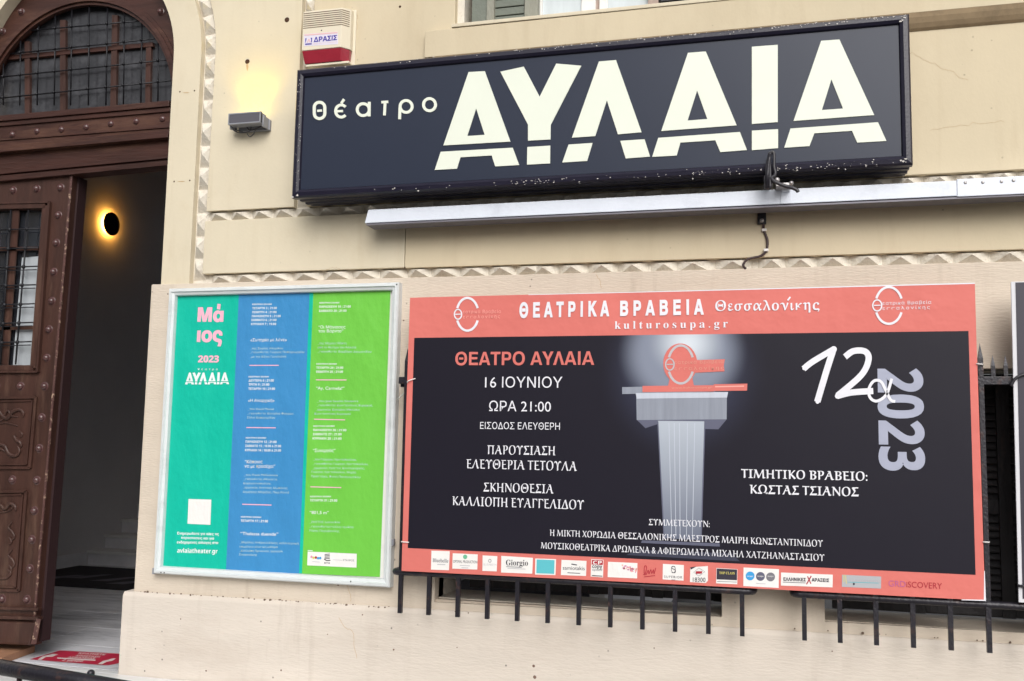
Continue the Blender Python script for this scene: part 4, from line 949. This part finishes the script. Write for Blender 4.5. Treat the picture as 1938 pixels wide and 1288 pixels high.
# brush written 12a
for pts, w in ((spline2([(1012, 458), (1060, 420), (1170, 355)], 6), 31), (spline2([(1168, 352), (1130, 470), (1083, 628)], 6), 33),
               (spline2([(1226, 396), (1270, 366), (1330, 368), (1348, 410), (1310, 490), (1188, 596)], 7), 32), (spline2([(1186, 598), (1260, 580), (1372, 572)], 6), 32)):
    v, f = stroke_g(pts, w, y3 - .0004 * random.random(), None, Y4); put('brush_stroke', v, f, b_white, bn)
for (cx, cy, r) in ((1168, 356, 16), (1188, 598, 14), (1084, 628, 10), (1014, 456, 8)):
    plate('brush_stroke', [list(reversed(S(Y4.P(ell(cx, cy, r, r, n=14)), y3 - .0008)))], y3 - .0008, None, b_white, bn)
v, f = stroke_g(spline2([(1468, 508), (1440, 590), (1392, 624), (1356, 606), (1350, 560), (1376, 520), (1412, 524), (1440, 575), (1462, 618), (1486, 626)], 6), 15, y3 - .0012, None, Y4)
put('brush_stroke', v, f, b_white, bn)
# sponsor cards
yc = BY - .0012; yt = BY - .0024
def sc_card(pts, fr, mt=paper_w): return card(bn, pts, fr, yc, mt, 'sponsor_card')
def st_(par, s, a, b, h, style='sans', mt=b_dark, fr=Y5, sp=1.0): return text(par, s, a, b, h, yt, style, mt, fr, sp)
def ln(par, a, b, w, mt, fr): v, f = stroke_g([fr(*a), fr(*b)], w / fr.k, yt); return put('rule', v, f, mt, par)
def dot(par, cx, cy, rx, ry, mt, fr, y=yt): return plate('logo_mark', [list(reversed(S(fr.P(ell(cx, cy, rx, ry, n=18)), y)))], y, None, mt, par)
q = sc_card([(215, 716), (327, 720), (322, 836), (212, 832)], Y5); st_(q, 'Bluebelle', (222, 786), (318, 790), 24, 'ser', b_grey); ln(q, (250, 800), (300, 802), 5, b_pgrey, Y5)
q = sc_card([(345, 732), (498, 739), (495, 832), (342, 826)], Y5); dot(q, 421, 754, 13, 14, b_green, Y5); st_(q, 'OPTIMAL PRODUCTION', (348, 790), (494, 794), 17, 'sans', b_dark); ln(q, (388, 806), (450, 809), 4, b_pgrey, Y5); ln(q, (398, 820), (440, 822), 4, b_pgrey, Y5)
q = sc_card([(528, 745), (618, 750), (614, 843), (526, 840)], Y5); v, f = stroke_g(ell(572, 778, 8, 10, n=12), 3, yt, None, Y5, True); put('logo_mark', v, f, b_grey, q); st_(q, 'ELIZABETH', (534, 806), (611, 808), 12, 'sans', b_pgrey)
q = sc_card([(642, 748), (835, 760), (831, 857), (640, 850)], Y5); st_(q, 'Giorgio', (670, 806), (805, 808), 36, 'ser', b_dark); ln(q, (672, 814), (765, 818), 4, b_grey, Y5); ln(q, (680, 824), (790, 829), 4, b_pgrey, Y5)
q = sc_card([(850, 764), (977, 768), (973, 866), (848, 862)], Y5); card(q, [(858, 770), (968, 774), (965, 858), (856, 854)], Y5, yt, b_teal)
q = sc_card([(1010, 772), (1163, 779), (1160, 871), (1006, 865)], Y5); st_(q, 'samiotakis', (1018, 832), (1152, 836), 24, 'sans', b_dark); ln(q, (1070, 798), (1104, 804), 6, b_dark, Y5); ln(q, (1046, 851), (1124, 855), 4, b_dark, Y5)
q = sc_card([(1192, 768), (1267, 772), (1264, 880), (1188, 874)], Y5); card(q, [(1196, 772), (1264, 775), (1262, 804), (1194, 801)], Y5, yt, b_red); text(q, 'CP', Y5(1202, 799), Y5(1256, 801), 22 / 3.23, yt - .0006, 'bold', paper_w)
st_(q, 'copy', (1198, 822), (1258, 825), 22, 'bold', b_dark); st_(q, 'speed', (1198, 838), (1258, 840), 15, 'sans', b_grey); ln(q, (1196, 868), (1260, 872), 5, b_dark, Y5)
q = sc_card([(1294, 784), (1474, 792), (1472, 886), (1292, 878)], Y5)
for k in range(26):
    t = random.random(); dot(q, 1382 + 86 * t, 812 + 26 * random.random() - (10 - 22 * t), random.uniform(3, 8), random.uniform(3, 7), random.choice([b_pink, b_pink, pale_coral, b_purple]), Y5, yt - .0003 * (k % 3))
v, f = stroke_g(spline2([(1510, 862), (1522, 858), (1530, 815), (1518, 812), (1516, 850), (1528, 862), (1540, 835), (1545, 858), (1556, 832), (1562, 856), (1572, 832), (1576, 858), (1586, 822)], 5), 4.5, yt, None, Y5); put('signature', v, f, b_red, bn)
v, f = stroke_g([(1516, 876), (1582, 868)], 4, yt, None, Y5); put('signature', v, f, b_red, bn)
q = sc_card([(1630, 797), (1758, 804), (1756, 900), (1628, 892)], Y5)
v, f = stroke_g(spline2([(1704, 814), (1688, 812), (1684, 824), (1704, 834), (1704, 850), (1684, 850)], 4), 4, yt, None, Y5); put('logo_mark', v, f, b_dark, q); v, f = stroke_g(ell(1694, 831, 12, 20, n=18), 2.6, yt - .0003, None, Y5, True); put('logo_mark', v, f, b_dark, q)
st_(q, 'SUPERIOR', (1638, 882), (1748, 886), 15, 'sans', b_dark, sp=1.3); ln(q, (1682, 894), (1706, 895), 3, b_grey, Y5)
q = sc_card([(1797, 818), (1905, 810), (1905, 900), (1892, 914), (1795, 908)], Y5); card(q, [(1797, 818), (1836, 813), (1800, 832)], Y5, yt, b_dark)
v, f = stroke_g([(1850, 822), (1886, 845), (1850, 872), (1818, 848)], 2.5, yt, None, Y5, True); put('logo_mark', v, f, b_grey, q); card(q, [(1830, 842), (1872, 842), (1868, 856), (1832, 858)], Y5, yt - .0003, b_red)
st_(q, '18300', (1813, 906), (1890, 908), 28, 'semi', b_dark)
q = sc_card([(326, 660), (448, 667), (447, 755), (324, 749)], Y6); card(q, [(328, 663), (446, 669), (445, 731), (327, 726)], Y6, yt, b_dark); text(q, 'TOP CLASS', Y6(342, 695), Y6(432, 698), 15 / 3.076, yt - .0006, 'ser', b_yellow); ln(q, (330, 738), (444, 742), 3, b_grey, Y6)
q = sc_card([(484, 657), (690, 667), (688, 776), (482, 765)], Y6)
for cx, mt in ((522, b_blue), (582, pod_d), (641, b_grey)): dot(q, cx, 706 + (cx - 522) * .05, 26, 26, mt, Y6); text(q, 'nu:apo', Y6(cx - 17, 711), Y6(cx + 17, 712), 10 / 3.076, yt - .0006, 'semi', paper_w)
ln(q, (555, 749), (612, 752), 3, b_pgrey, Y6)
q = sc_card([(702, 686), (1003, 699), (1002, 773), (701, 762)], Y6); st_(q, 'ΕΛΛΗΝΙΚΕΣ', (716, 734), (846, 738), 20, 'heavy', b_dark, Y6); st_(q, 'ΑΡΑΞΕΙΣ', (880, 738), (982, 742), 20, 'heavy', b_dark, Y6)
ln(q, (850, 755), (878, 706), 7, b_red, Y6); ln(q, (856, 708), (876, 752), 6, b_red, Y6); ln(q, (712, 742), (845, 747), 3, b_dark, Y6)
q = sc_card([(1057, 699), (1285, 710), (1284, 780), (1056, 770)], Y6, b_silver); ln(q, (1068, 700), (1068, 742), 4, b_yellow, Y6); ln(q, (1078, 702), (1082, 752), 4, b_yellow, Y6); ln(q, (1090, 742), (1270, 748), 3, b_teal, Y6); dot(q, 1126, 753, 6, 7, b_dark, Y6)
st_(q, 'photostellas', (1110, 737), (1275, 742), 14, 'sans', b_pgrey, Y6)
text(bn, 'GRD', Y6(1328, 766), Y6(1428, 771), 36 / 3.076, yt, 'sans', b_purple); text(bn, 'iSCOVERY', Y6(1432, 772), Y6(1640, 782), 36 / 3.076, yt, 'sans', b_red)

# second banner at the right edge
b2 = thing('neighbour_banner', 'black banner with a white hem cut off by the right edge of the photo', 'banner', (1.9, BY, .82))
q = S([(1915, 530), (1928, 1140)], BY)
plate('banner_sheet', [[(q[1][0], .825), (2.9, .825), (2.9, 2.51), (q[0][0] - .005, 2.51)]], BY, BY + .012, mat('white_vinyl', alb(214, 214, 220), .5, var=.03, vscale=3), b2, bevel=.003)
q = S([(1921.5, 533), (1937, 1133)], BY)
plate('black_field', [[(q[1][0] - .004, .845), (2.88, .845), (2.88, 2.505), (q[0][0], 2.505)]], BY - .0015, None, b_dark, b2)

# ================================================================== window grilles
def grille(label, xs, xl, xr, top=1.98, group='black iron grilles over the ground floor windows'):
    g_ = thing('window_grille', label, 'window grille', ((xl + xr) / 2, -.03, .80), group)
    gy = -.215
    tube('bottom_rail', smooth_path([(xl, -.032, .80), (xl, gy + .03, .80), (xl + .03, gy, .80)], 3) + [Vector((xr - .03, gy, .80))] + smooth_path([(xr - .03, gy, .80), (xr, gy + .03, .80), (xr, -.032, .80)], 3)[1:], .021, grille_m, g_, n=8)
    box('top_rail', xl, xr, gy - .014, gy + .014, top - .022, top + .022, grille_m, g_, bevel=.003)
    for x_ in (xl, xr): box('side_rail', x_ - .012, x_ + .012, gy + .015, -.031, top - .018, top + .018, grille_m, g_)
    for x_ in xs:
        z1 = 2.10; g = G()
        w = .0125
        g.box(x_ - w, x_ + w, gy - w - .003, gy + w - .003, .555, z1)
        g.add([(x_ - w, gy - w - .003, z1), (x_ + w, gy - w - .003, z1), (x_ + w, gy + w - .003, z1), (x_ - w, gy + w - .003, z1), (x_, gy - .003, z1 + .085)], [(0, 1, 4), (1, 2, 4), (2, 3, 4), (3, 0, 4)])
        put('bar', g.v, g.f, grille_m, g_)
    for a, b in zip(xs[:-1], xs[1:]):
        for k in (1, 2):
            x_ = a + (b - a) * k / 3; w = .010; z0 = top + .023; z1 = 2.06
            g = G().box(x_ - w, x_ + w, gy - w, gy + w, z0, z1).add([(x_ - w, gy - w, z1), (x_ + w, gy - w, z1), (x_ + w, gy + w, z1), (x_ - w, gy + w, z1), (x_, gy, z1 + .06)], [(0, 1, 4), (1, 2, 4), (2, 3, 4), (3, 0, 4)])
            put('spike', g.v, g.f, grille_m, g_)
    return g_
grille('black iron window grille under the left part of the awards banner, twelve bar feet showing', [-2.253 + .1855 * k for k in range(12)], -2.303, -.153)
grille('black iron window grille at the right, its spikes showing between the two banners', [.120 + .1856 * k for k in range(12)], .065, 2.22)

# cable ties and hook holding the banner
def tie(pts, label, r=.0035):
    o = tube('cable_tie', smooth_path(pts, 4), r, tie_m, None, n=6); o['label'] = label; o['category'] = 'cable tie'; o['group'] = 'white ties holding the awards banner'
a = at(786, 716, BY - .008); b = at(771, 722, BY - .01); c = at(751, 757, -.11)
tie([a, b, (b.x - .01, BY + .05, b.z - .03), c], 'white tie at the upper left edge of the awards banner')
a = at(774, 1026, BY - .006); b = at(760, 1025, BY - .006); tie([a, b, (b.x, BY + .02, b.z)], 'white tie low on the left edge of the awards banner')
a = at(1848, 688, BY - .004); b = at(1858, 689, BY - .01); tie([a, b, (b.x + .01, BY + .03, b.z)], 'white tie at the upper right edge of the awards banner by the tall spike')
a = at(1860, 1025, BY - .004); b = at(1871, 1026, BY - .01); tie([a, b, (b.x + .01, BY + .03, b.z)], 'white tie low on the right edge of the awards banner')
p = at(766, 727, -.18)
hk = thing('wall_hook', 'small black clip between the poster frame and the awards banner', 'hook', (p.x, -.03, p.z))
box('clip_body', p.x - .022, p.x + .020, -.20, -.15, p.z - .018, p.z + .018, grille_m, hk, bevel=.005); tube('clip_arm', [(p.x, -.151, p.z), (p.x, -.031, p.z)], .008, grille_m, hk)
dw = at(1938, 710, BY - .01)
o = tube('black_strap', smooth_path([at(1913, 730, BY - .01), at(1924, 714, BY - .014), at(1945, 706, BY - .014)], 4), .008, cable_b, None); o['label'] = 'black strap at the upper left corner of the neighbouring banner'; o['category'] = 'strap'
o = tube('black_strap', [at(1926, 1108, BY - .01), at(1950, 1110, BY - .014)], .007, cable_b, None); o['label'] = 'black strap low on the white hem of the neighbouring banner'; o['category'] = 'strap'

# ================================================================== white rail under the sign
ra = thing('metal_rail', 'long white galvanised metal rail fixed to the wall just under the theatre sign', 'rail', (-.6, -.13, 3.0))
RY = -.20
x0t, x0b = at(697, 397, RY).x, at(690, 422, RY).x
xj = at(1811, 352, RY).x
v = [(x0b, RY, 3.004), (xj + .02, RY, 3.006), (xj + .02, RY, 3.093), (x0t, RY, 3.091)]; v += [(p[0], -.06, p[2]) for p in v]
put('rail_channel', v, [(0, 1, 2, 3), (4, 7, 6, 5), (0, 4, 5, 1), (2, 6, 7, 3), (0, 3, 7, 4), (1, 5, 6, 2)], galv, ra, bevel=.003)
box('rail_sleeve', xj, 3.1, RY - .006, -.058, 3.000, 3.099, galv, ra, bevel=.003)
box('rail_lip', x0b + .01, 3.1, RY + .004, -.058, 2.990, 2.9995, galv_d, ra)
box('rail_back', x0b + .02, 3.1, -.057, -.001, 3.04, 3.09, galv_d, ra)
for px, py in ((1630, 958), (1722, 957), (1820, 953), (1883, 947)):
    w = at(*Z6(px, py), RY - .007); v, f = dome_g((w.x, RY - .0062, w.z), .0095, .006, 12, 3); put('rivet', v, f, steel, ra, smooth=True)
w = at(*Z6(1190 - 0, 1000), RY)
# clamp plate on the rail
z7 = Fr(1380, 270, 5.15)
a = at(*z7(502, 480), RY - .004); b = at(*z7(606, 608), RY - .004)
box('clamp_plate', a.x, b.x, RY - .0045, RY - .0005, 3.006, a.z, galv, ra, bevel=.001)
# ================================================================== bracket arm and its cables
bk = thing('cable_bracket', 'black metal bracket arm with wire loop sticking up in front of the theatre sign', 'bracket', (at(1441, 405, 0).x, 0, 2.9))
px_ = at(*z7(318, 640), -.012)
z_b = at(*z7(318, 792), -.012).z
wp = box('wall_plate', at(*z7(275, 700), -.012).x, at(*z7(360, 700), -.012).x, -.022, -.0005, z_b, 3.038, grille_m, bk, bevel=.003)
w = at(*z7(318, 757), -.022); v, f = dome_g((w.x, -.0225, w.z), .013, .009, 10, 3); put('bolt', v, f, steel, wp, smooth=True)
AY = -.345
def zz7(x, y, yy=AY): return at(*z7(x, y), yy)
cx_ = zz7(360, 400).x
g = G()
a = zz7(345, 445); b = zz7(395, 345)
box('arm', a.x - .004, a.x + .034, AY, -.023, 3.102, 3.138, grille_m, bk, bevel=.003)
tube('upright', [zz7(365, 450), zz7(375, 300), zz7(388, 170), zz7(400, 110)], [.015, .014, .012, .010], grille_m, bk)
tube('wire_loop', smooth_path([zz7(400, 440), zz7(398, 300), zz7(395, 180), zz7(400, 110), zz7(415, 92), zz7(435, 100), zz7(438, 180), zz7(438, 240), zz7(450, 290), zz7(440, 322), zz7(412, 335)], 5), .0095, grey_alu if False else cable_b, bk, n=8)
tube('wire_loop', smooth_path([zz7(362, 420), zz7(364, 260), zz7(378, 170), zz7(395, 95)], 5), .008, cable_b, bk, n=8)
tube('cable_tail', smooth_path([zz7(410, 335), zz7(430, 368, AY - .01), zz7(480, 395, AY - .015), zz7(560, 425, AY - .015), zz7(620, 440, AY - .02), zz7(658, 458, AY - .02), zz7(672, 480, AY - .02)], 5), [.011] * 31, cable_b, bk, n=8)
for x_, y_, r_ in ((405, 402, .010), (466, 362, .017), (606, 392, .013)):
    w = zz7(x_, y_, -.30); v, f = dome_g((w.x, -.30, w.z), r_, .016, 12, 3); put('bolt', v, f, steel, bk, smooth=True)
w0 = zz7(455, 380, -.285); w1 = zz7(600, 402, -.285)
box('clamp_bar', w0.x, w1.x, -.30, -.18, w1.z - .012, w1.z + .006, steel, bk, bevel=.003)
w0 = at(*z7(512, 440), RY - .012); w1 = at(*z7(592, 476), RY - .012)
box('clamp_lug', w0.x, w1.x, RY - .02, RY - .005, w1.z, w0.z, galv, bk, bevel=.003)
cb = tube('power_cable', smooth_path([at(*z7(335, 790), -.02), at(*z7(338, 850), -.01), at(*z7(368, 930), -.01), at(*z7(372, 1000), -.01), at(*z7(355, 1060), -.01), at(*z7(300, 1105), -.01), at(*z7(190, 1130), -.012), at(*z7(145, 1170), -.014), at(*z7(140, 1205), -.015), at(*z7(160, 1222), -.034)], 6), .0075, cable_m, None, n=8)
cb['label'] = 'thin brown cable curving down the cream wall from the black bracket plate'; cb['category'] = 'cable'
for x_, y_ in ((341, 850), (360, 1046)):
    w = at(*z7(x_, y_), -.01); c_ = box('cable_clip', w.x - .014, w.x + .014, -.022, -.001, w.z - .008, w.z + .008, tie_m, None, bevel=.003)
    c_['label'] = 'white clip on the brown cable, %s one' % ('upper' if y_ < 900 else 'lower'); c_['category'] = 'cable clip'; c_['group'] = 'white clips on the brown cable'

# ================================================================== alarm siren box
z9 = Fr(540, 0, 9.2)
FY = -.105
def sz(x, y, yy=FY): w = at(*z9(x, y), yy); return w
al = thing('alarm_siren', 'cream alarm siren box with red lower lens above the left end of the sign', 'alarm box', (sz(650, 600).x, -.0, sz(650, 1000).z))
xl, xr = sz(300, 500).x, sz(975, 500).x; zt, zb = sz(320, 200).z, sz(290, 880).z
zlens = sz(345, 1085).z
ch = .045
# body: front, right chamfer, back rim
v = [(xl, FY, zb), (xr, FY, zb), (xr + ch, FY + .055, zb), (xr + ch, -.012, zb), (xl - .004, -.012, zb), (xl, FY, zt), (xr, FY, zt), (xr + ch, FY + .055, zt + .006), (xr + ch, -.012, zt + .012), (xl - .004, -.012, zt + .012)]
body = put('housing', v, [(0, 1, 6, 5), (1, 2, 7, 6), (2, 3, 8, 7), (3, 4, 9, 8), (4, 0, 5, 9), (5, 6, 7, 8, 9), (4, 3, 2, 1, 0)], abs_cream, al, bevel=.004)
put('back_plate', *box_g(xl + .0, xr + ch + .018, -.011, -.0005, zlens - .025, zt + .02), abs_cream, al, bevel=.003)
put('bottom_tray', *box_g(xl + .02, xr + ch + .004, -.075, -.0125, zlens - .018, zlens - .002), abs_cream, al, bevel=.003)
v = [(xl + .001, FY + .002, zb - .002), (xr - .001, FY + .002, zb - .002), (xr + ch - .004, FY + .055, zb - .002), (xr + ch - .004, -.013, zb - .002), (xl, -.013, zb - .002),
     (xl + .016, FY + .022, zlens), (xr - .006, FY + .022, zlens), (xr + ch - .012, FY + .062, zlens), (xr + ch - .012, -.013, zlens), (xl + .016, -.013, zlens)]
put('red_lens', v, [(0, 1, 6, 5), (1, 2, 7, 6), (2, 3, 8, 7), (3, 4, 9, 8), (4, 0, 5, 9), (9, 8, 7, 6, 5), (0, 1, 2, 3, 4)], lens_red, al, bevel=.004)
for k in range(8):
    z = sz(320, 238 + k * 36).z; h = .0032
    v = [(xl + .004, FY - .0008, z - h), (xr, FY - .0008, z - h), (xr + ch * .85, FY + .0462 - .0008, z - h), (xl + .004, FY - .0008, z + h), (xr, FY - .0008, z + h), (xr + ch * .85, FY + .0462 - .0008, z + h)]
    put('vent_slot', v, [(0, 1, 4, 3), (1, 2, 5, 4)], abs_groove, body)
w = sz(630, 525); v, f = dome_g((w.x, FY - .0005, w.z), .005, .002, 10, 2); put('screw', v, f, grille_m, body)
sk = card(al, [(325, 592), (912, 545), (920, 765), (325, 802)], z9, FY - .001, stk_lil, 'sticker')
card(sk, [(332, 598), (908, 552), (908, 574), (332, 618)], z9, FY - .0018, stk_pink, 'sticker_band'); card(sk, [(345, 755), (460, 748), (460, 770), (345, 778)], z9, FY - .0018, stk_blue, 'sticker_band')
text(sk, 'ΔΡΑΣΙΣ', (492, 730), (898, 692), 88, FY - .002, 'heavy', stk_blue, z9)
card(sk, [(348, 662), (372, 660), (362, 700), (352, 740), (346, 742)], z9, FY - .002, stk_blue, 'sticker_band'); card(sk, [(440, 654), (468, 652), (462, 732), (444, 735), (450, 690)], z9, FY - .002, stk_blue, 'sticker_band')
text(sk, 'Λ', (376, 735), (440, 732), 60, FY - .002, 'bold', stk_pink, z9)
text(sk, 'SECURITY GROUP', (480, 765), (900, 728), 10, FY - .002, 'sans', stk_pink, z9)
# ================================================================== wall floodlight
FLY = -.13
def fz(x, y, yy=FLY): return at(*Z1(x, y), yy)
fl = thing('wall_floodlight', 'small grey wall washer lamp throwing yellow light up the cream wall', 'lamp', (fz(1490, 715).x, 0, fz(1490, 715).z))
fx0, fx1 = fz(1392, 715).x, fz(1588, 715).x; fz0, fz1 = fz(1490, 752).z, fz(1490, 684).z
box('lamp_body', fx0, fx1, FLY + .004, -.055, fz0, fz1 - .004, grey_alu, fl, bevel=.004)
frame_rect('cover_frame', fl, fx0, fx1, fz0 + .001, fz1, [(0, FLY + .02), (0, FLY - .002), (.008, FLY - .002), (.008, FLY + .02)], grey_alu)
box('cover_glass', fx0 + .009, fx1 - .009, FLY, FLY + .0035, fz0 + .009, fz1 - .009, dark_alu, fl)
for s in (fx0, fx1): 
    box('end_plate', s - .006, s + .006, -.10, -.02, fz0 - .018, fz1 - .02, grey_alu, fl, bevel=.003)
box('wall_bracket', fx0 + .02, fx1 + .012, -.028, -.0008, fz0 - .02, fz0 + .055, grey_alu, fl, bevel=.003)
box('light_strip', fx0 + .03, fx1 - .02, -.098, -.066, fz1 - .003, fz1 + .0005, yel_em, fl)
for pts in ([(1412, 757), (1414, 785), (1450, 805), (1495, 806), (1525, 795), (1530, 768)], [(1425, 757), (1440, 790), (1478, 800)], [(1500, 765), (1520, 790), (1555, 785), (1590, 768)], [(1506, 812), (1522, 832), (1545, 815), (1556, 790)]):
    tube('lamp_cable', smooth_path([fz(a, b, -.06) for a, b in pts], 5), .0035, cable_b, fl, n=6)
w = fz(1414, 778, -.06); box('cable_gland', w.x - .01, w.x + .01, -.07, -.05, w.z - .014, w.z + .012, grille_m, fl, bevel=.003)
sd = bpy.data.lights.new('wall_wash_light', 'SPOT'); sd.energy = 8; sd.color = (1.0, .68, 0.0); sd.spot_size = math.radians(110); sd.spot_blend = 1.0; sd.shadow_soft_size = .03
so = bpy.data.objects.new('wall_wash_light', sd); C.objects.link(so); so.parent = fl; so.location = Vector(((fx0 + fx1) / 2 + .015, -.082, fz1 + .02)) - WORLD[fl.name]
so.rotation_euler = Vector((0, -.22, -1)).to_track_quat('Z', 'Y').to_euler()

# ================================================================== floor sticker and foreground handrail
fs = thing('floor_sticker', 'red floor sticker with white footprints on the pale marble by the door', 'sticker', tuple(on_floor(150, 1243, .001)))
zs = Fr(0, 1060, 5.648)
def floor_poly(name, pts, z, mt, parent): v = [on_floor(*zs(*p), z) for p in pts]; return put(name, v, [tuple(range(len(v)))], mt, parent)
floor_poly('sticker_sheet', [(318, 1058), (640, 963), (1700, 1020), (1160, 1120), (1080, 1118)], .0022, stk_red, fs)
for pts in ([(400, 1062), (455, 1025), (520, 1012), (560, 1000), (625, 1005), (560, 1030), (490, 1035), (440, 1065)], [(1045, 1108), (1100, 1075), (1155, 1062), (1200, 1048), (1245, 1048), (1200, 1075), (1140, 1085), (1090, 1112)]):
    v = [on_floor(*zs(*p), .0034) for p in pts]; w = [(p.x, p.y) for p in v]
    tr = tessellate_polygon([[Vector((a, b, 0)) for a, b in w]]); put('footprint', v, [tuple(t) for t in tr], stk_white, fs)
def ftext(s, a, b, h, mt=stk_white):
    A = on_floor(*zs(*a), .0034); Bq = on_floor(*zs(*b), .0034); T = on_floor(*zs(a[0] + h * 1.2, a[1] - h), .0034)
    v, f = text_g(s, 'bold', A, Bq, T - A); put('text_line', v, f, mt, fs)
ftext('ΚΡΑΤΗΣΤΕ', (835, 1000), (1120, 1016), 16); ftext('ΑΠΟΣΤΑΣΗ', (800, 1024), (1060, 1040), 14); ftext('ΑΣΦΑΛΕΙΑΣ', (720, 1040), (1010, 1056), 14); ftext('2 μέτρα', (660, 1075), (880, 1085), 18)
v = [on_floor(*zs(*p), .0034) for p in ((612, 1038), (1025, 1062), (1020, 1074), (610, 1050))]; put('rule', v, [(0, 1, 2, 3)], stk_white, fs)
hr = thing('handrail', 'black iron handrail with a small ball finial crossing the lower left corner', 'handrail', (-3.3, -2, -.3))
RZ = .50
a = on_floor(0, 1262, RZ); b = on_floor(200, 1297, RZ); d = (b - a)
a0 = a - d * 1.2; b0 = b + d * .8
tube('top_rail', [a0, b0], .036, grille_m, hr, n=12)
for t in (-.9, -.35, .2, .75, 1.3, 1.75):
    p = a + d * t; tube('post', [(p.x, p.y, RZ - .03), (p.x, p.y, -.32)], .012, grille_m, hr, n=8)
fb = on_floor(172, 1287, RZ); c_ = at(172, 1274, fb.y)
bm = bmesh.new(); bmesh.ops.create_uvsphere(bm, u_segments=16, v_segments=10, radius=.0175)
vv = [(q.co.x + c_.x, q.co.y + c_.y, q.co.z + c_.z) for q in bm.verts]; ff = [tuple(q.index for q in p.verts) for p in bm.faces]; bm.free()
put('ball_finial', vv, ff, grille_m, hr, smooth=True); tube('finial_neck', [(c_.x, c_.y, c_.z - .012), (c_.x, c_.y, RZ - .01)], .007, grille_m, hr)

# ================================================================== street tree behind the camera (seen in the glass)
def tree(x, y, h, label, seed):
    rnd = random.Random(seed)
    t = thing('street_tree', label, 'tree', (x, y, -.32), 'street trees across the road')
    tube('trunk', [(x, y, -.32), (x + .1, y, h * .25), (x, y + .1, h * .5)], [.22, .16, .1], bark, t)
    for k in range(6):
        a = k * 1.05; tube('limb', [(x, y, h * .38), (x + math.cos(a) * h * .12, y + math.sin(a) * h * .12, h * .58), (x + math.cos(a) * h * .2, y + math.sin(a) * h * .2, h * .75)], [.09, .06, .03], bark, t)
    g = G()
    cl = [(x + rnd.gauss(0, h * .15), y + rnd.gauss(0, h * .15), h * rnd.uniform(.45, .98), rnd.uniform(.5, 1.0)) for _ in range(34)]
    for cx, cy, cz, r in cl:
        for _ in range(95):
            p = Vector((rnd.gauss(0, 1), rnd.gauss(0, 1), rnd.gauss(0, 1))).normalized() * r * rnd.uniform(.5, 1.05); p.x += cx; p.y += cy; p.z += cz
            u = Vector((rnd.gauss(0, 1), rnd.gauss(0, 1), rnd.gauss(0, 1))).normalized() * .13; w = u.orthogonal().normalized() * .07
            g.add([p - u, p + w, p + u, p - w], [(0, 1, 2, 3)])
    put('crown', g.v, g.f, leaf, t, kind='stuff')
def across(x0, x1, h, y, mt, label):  # unseen blocks, added and sized to grade the reflection in the sign
    t = thing('unseen_block', label, 'building', ((x0 + x1) / 2, y, -.32), 'unseen blocks across the road added for the sign reflection')
    box('wall', x0, x1, y - 8, y, -.32, h, mt, t); box('roof', x0 - .2, x1 + .2, y - 8.2, y + .25, h + .001, h + .25, paving, t)
    n = int((x1 - x0) / 2.6); z = 1.0
    while z < h - 1.6:
        for k in range(n):
            xx = x0 + (k + .5) * (x1 - x0) / n; box('window', xx - .55, xx + .55, y + .002, y + .05, z, z + 1.5, glass, t)
        z += 3.0
across(-44, -9.5, 10.5, -21, mat('ochre_render', (.30, .25, .19), .9, var=.1), 'unseen ochre block across the road, added to darken the sign reflection')
across(-8.5, 3.0, 7.6, -21, mat('grey_render', (.42, .41, .40), .9, var=.1), 'unseen lower grey block across the road, added for the sign reflection')
tree(-8, -16.5, 8.5, 'tall street tree across the road, nearest the theatre door', 3)
